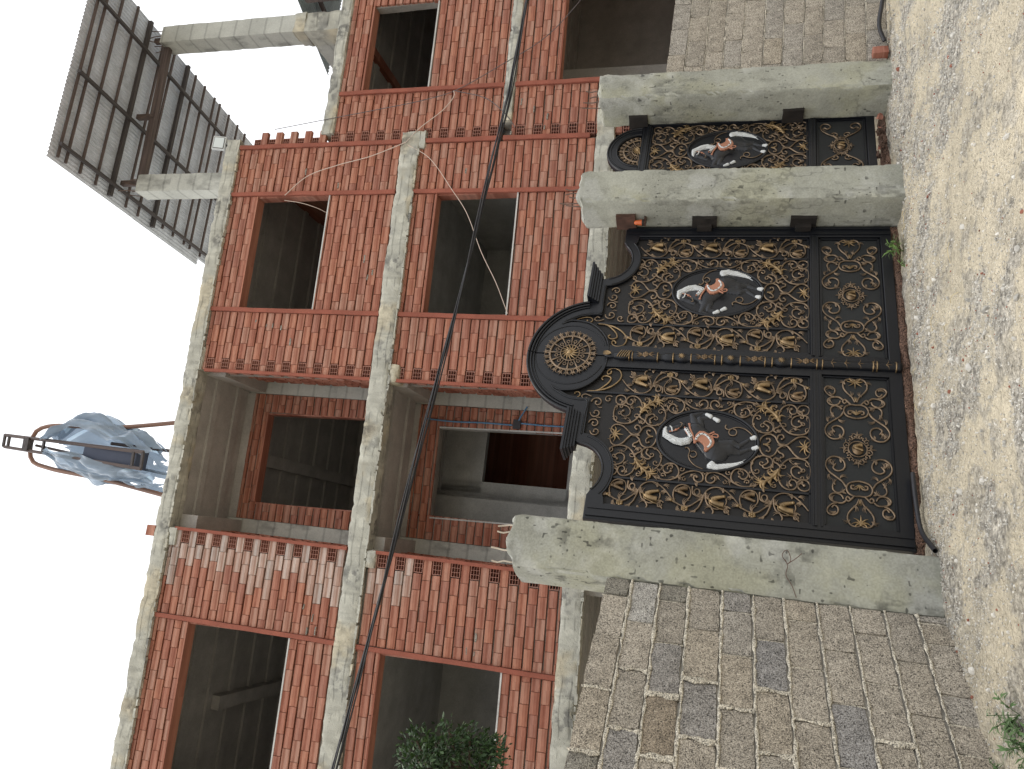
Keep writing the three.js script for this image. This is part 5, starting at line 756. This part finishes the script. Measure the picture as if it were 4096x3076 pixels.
  // weeds
  const weed = (label, x, z, n, len, m, spread = 1, h0 = 0) => {
    const P = thing('weed', label, 'plant', [x, groundY(x, z) + h0, z]);
    for (let i = 0; i < n; i++) { const a = rr(0, 6.28), e = rr(.35, 1.3), l = len * rr(.6, 1), st = [[0, 0, 0]]; for (let k = 1; k <= 4; k++) { const t = k / 4; st.push([Math.cos(a) * l * t * Math.cos(e) * spread, l * t * Math.sin(e) - .25 * l * t * t * spread, Math.sin(a) * l * t * Math.cos(e) * spread]); } mesh('stem', tube(st, .0022, 8, 5), m, P);
      const lv = []; for (let k = 0; k < 16; k++) { const t = .25 + .75 * rnd(), i0 = Math.min(3, Math.floor(t * 4)), f = t * 4 - i0, p = st[i0].map((q, j) => q + (st[i0 + 1][j] - q) * f), L = len * rr(.22, .4), w = L * .11, g = new THREE.BufferGeometry(); g.setAttribute('position', new THREE.Float32BufferAttribute([0, 0, 0, -w, .004, L * .45, w, .004, L * .45, 0, -.012, L], 3)); g.setIndex([0, 2, 1, 1, 2, 3]); g.rotateX(-rr(-.3, .8)); g.rotateY(a + rr(-1.5, 1.5) + 1.2); g.translate(...p); lv.push(g); } const g = mergeGeometries(lv); g.computeVertexNormals(); mesh('leaves', g, m, P); }
  };
  weed('bright green weed growing from the foot of the double gate', 5.23, -5.80, 5, .24, M.weed); weed('small green weed sprouting beside the gate sill', 5.02, -5.78, 3, .12, M.weed);
  weed('dark green weed at the road edge beside the rough block wall', 1.02, -4.56, 7, .20, M.weedDark); weed('spiky green weed on the sand beside the rough block wall', 0.86, -4.42, 7, .2, M.weedDark); weed('low weed tucked under the bottom course of the rough block wall', 0.78, -4.85, 5, .12, M.weedDark);
  // earth and rubble under the gates
  const sill = (label, x0, x1, z, off) => { const g = roughBox(x1 - x0, .10, .16, 0, 0, 0, .03, .018, 9, off, 1.5, .03), o = mesh('sill', g, M.rustSoil); o.position.set((x0 + x1) / 2, .008, z); return tag(o, label, 'sill'); };
  sill('rusty earth sill under the double gate', 2.3, 5.66, -6.0, 61); sill('rubble sill under the single gate', 6.11, 7.28, -6.02, 62);
  for (let i = 0; i < 16; i++) { const x = rr(6.25, 7.2), o = mesh('brick_fragment', roughBox(rr(.03, .08), rr(.02, .05), rr(.03, .06), 0, 0, 0, .03, .01, 12, i * 2.3, 3), pick([M.rustSoil, M.bricks[4]])); o.position.set(x, .075 + rr(-.01, .03), -5.93 + rr(-.03, .06)); o.rotation.set(rr(-.4, .4), rr(0, 6), rr(-.4, .4)); tag(o, 'broken bit of red brick lying under the single gate', 'brick', 'brick rubble under the single gate'); }
  { const o = mesh('brick_fragment', roughBox(.11, .15, .08, 0, 0, 0, .03, .008, 10, 71, 3), M.bricks[4]); o.position.set(7.79, .10, -5.545); tag(o, 'red brick piece wedged at the foot of the plain block wall', 'brick'); }
  // pipes on the ground
  tag(mesh('ground_pipe', tube([[2.24, .03, -5.52], [2.5, .045, -5.78], [2.75, .05, -5.84], [3.0, .05, -5.86]], .018, 24, 8), M.cable), 'black pipe lying along the foot of the gate by the broad pillar', 'pipe');
  tag(mesh('ground_pipe', tube([[7.92, .06, -5.5], [8.05, .12, -5.42], [8.3, .10, -5.33], [8.7, .05, -5.2], [9.3, .02, -5.0]], .022, 24, 8), M.cable), 'black pipe coming out of a hole under the plain block wall', 'pipe');
  // tie wire on the broad pillar
  tag(mesh('tie_wire', merge([tube([[1.80, .93, -5.535], [1.88, .96, -5.53], [1.95, 1.0, -5.525], [2.02, .99, -5.52], [2.06, 1.01, -5.51]], .003, 20, 5), tube([[2.03, .99, -5.52], [2.08, 1.03, -5.49], [2.12, 1.0, -5.48], [2.05, .97, -5.5], [2.02, 1.0, -5.51], [2.07, .93, -5.48], [2.10, .90, -5.47]], .003, 24, 5)]), M.rebar), 'twisted rusty tie wire sticking out of the broad pillar', 'wire');
  // straw
  for (let i = 0; i < 14; i++) { const x = rr(3.2, 5.6), z = i < 8 ? rr(-5.75, -5.5) : rr(-5.3, -4.2), a = rr(0, 6.28), l = rr(.08, .22), y = groundY(x, z) + .012, o = mesh('straw', tube([[x, y, z], [x + Math.cos(a) * l * .5, y + .02, z + Math.sin(a) * l * .5 + .02], [x + Math.cos(a) * l, y, z + Math.sin(a) * l]], .0022, 8, 5), M.straw); tag(o, 'dry straw stalk lying on the sand by the gate', 'straw', 'dry straw stalks on the road'); }
}
scene.traverse((o) => { if (o.isMesh) o.castShadow = o.receiveShadow = true; });
renderer.render(scene, camera);
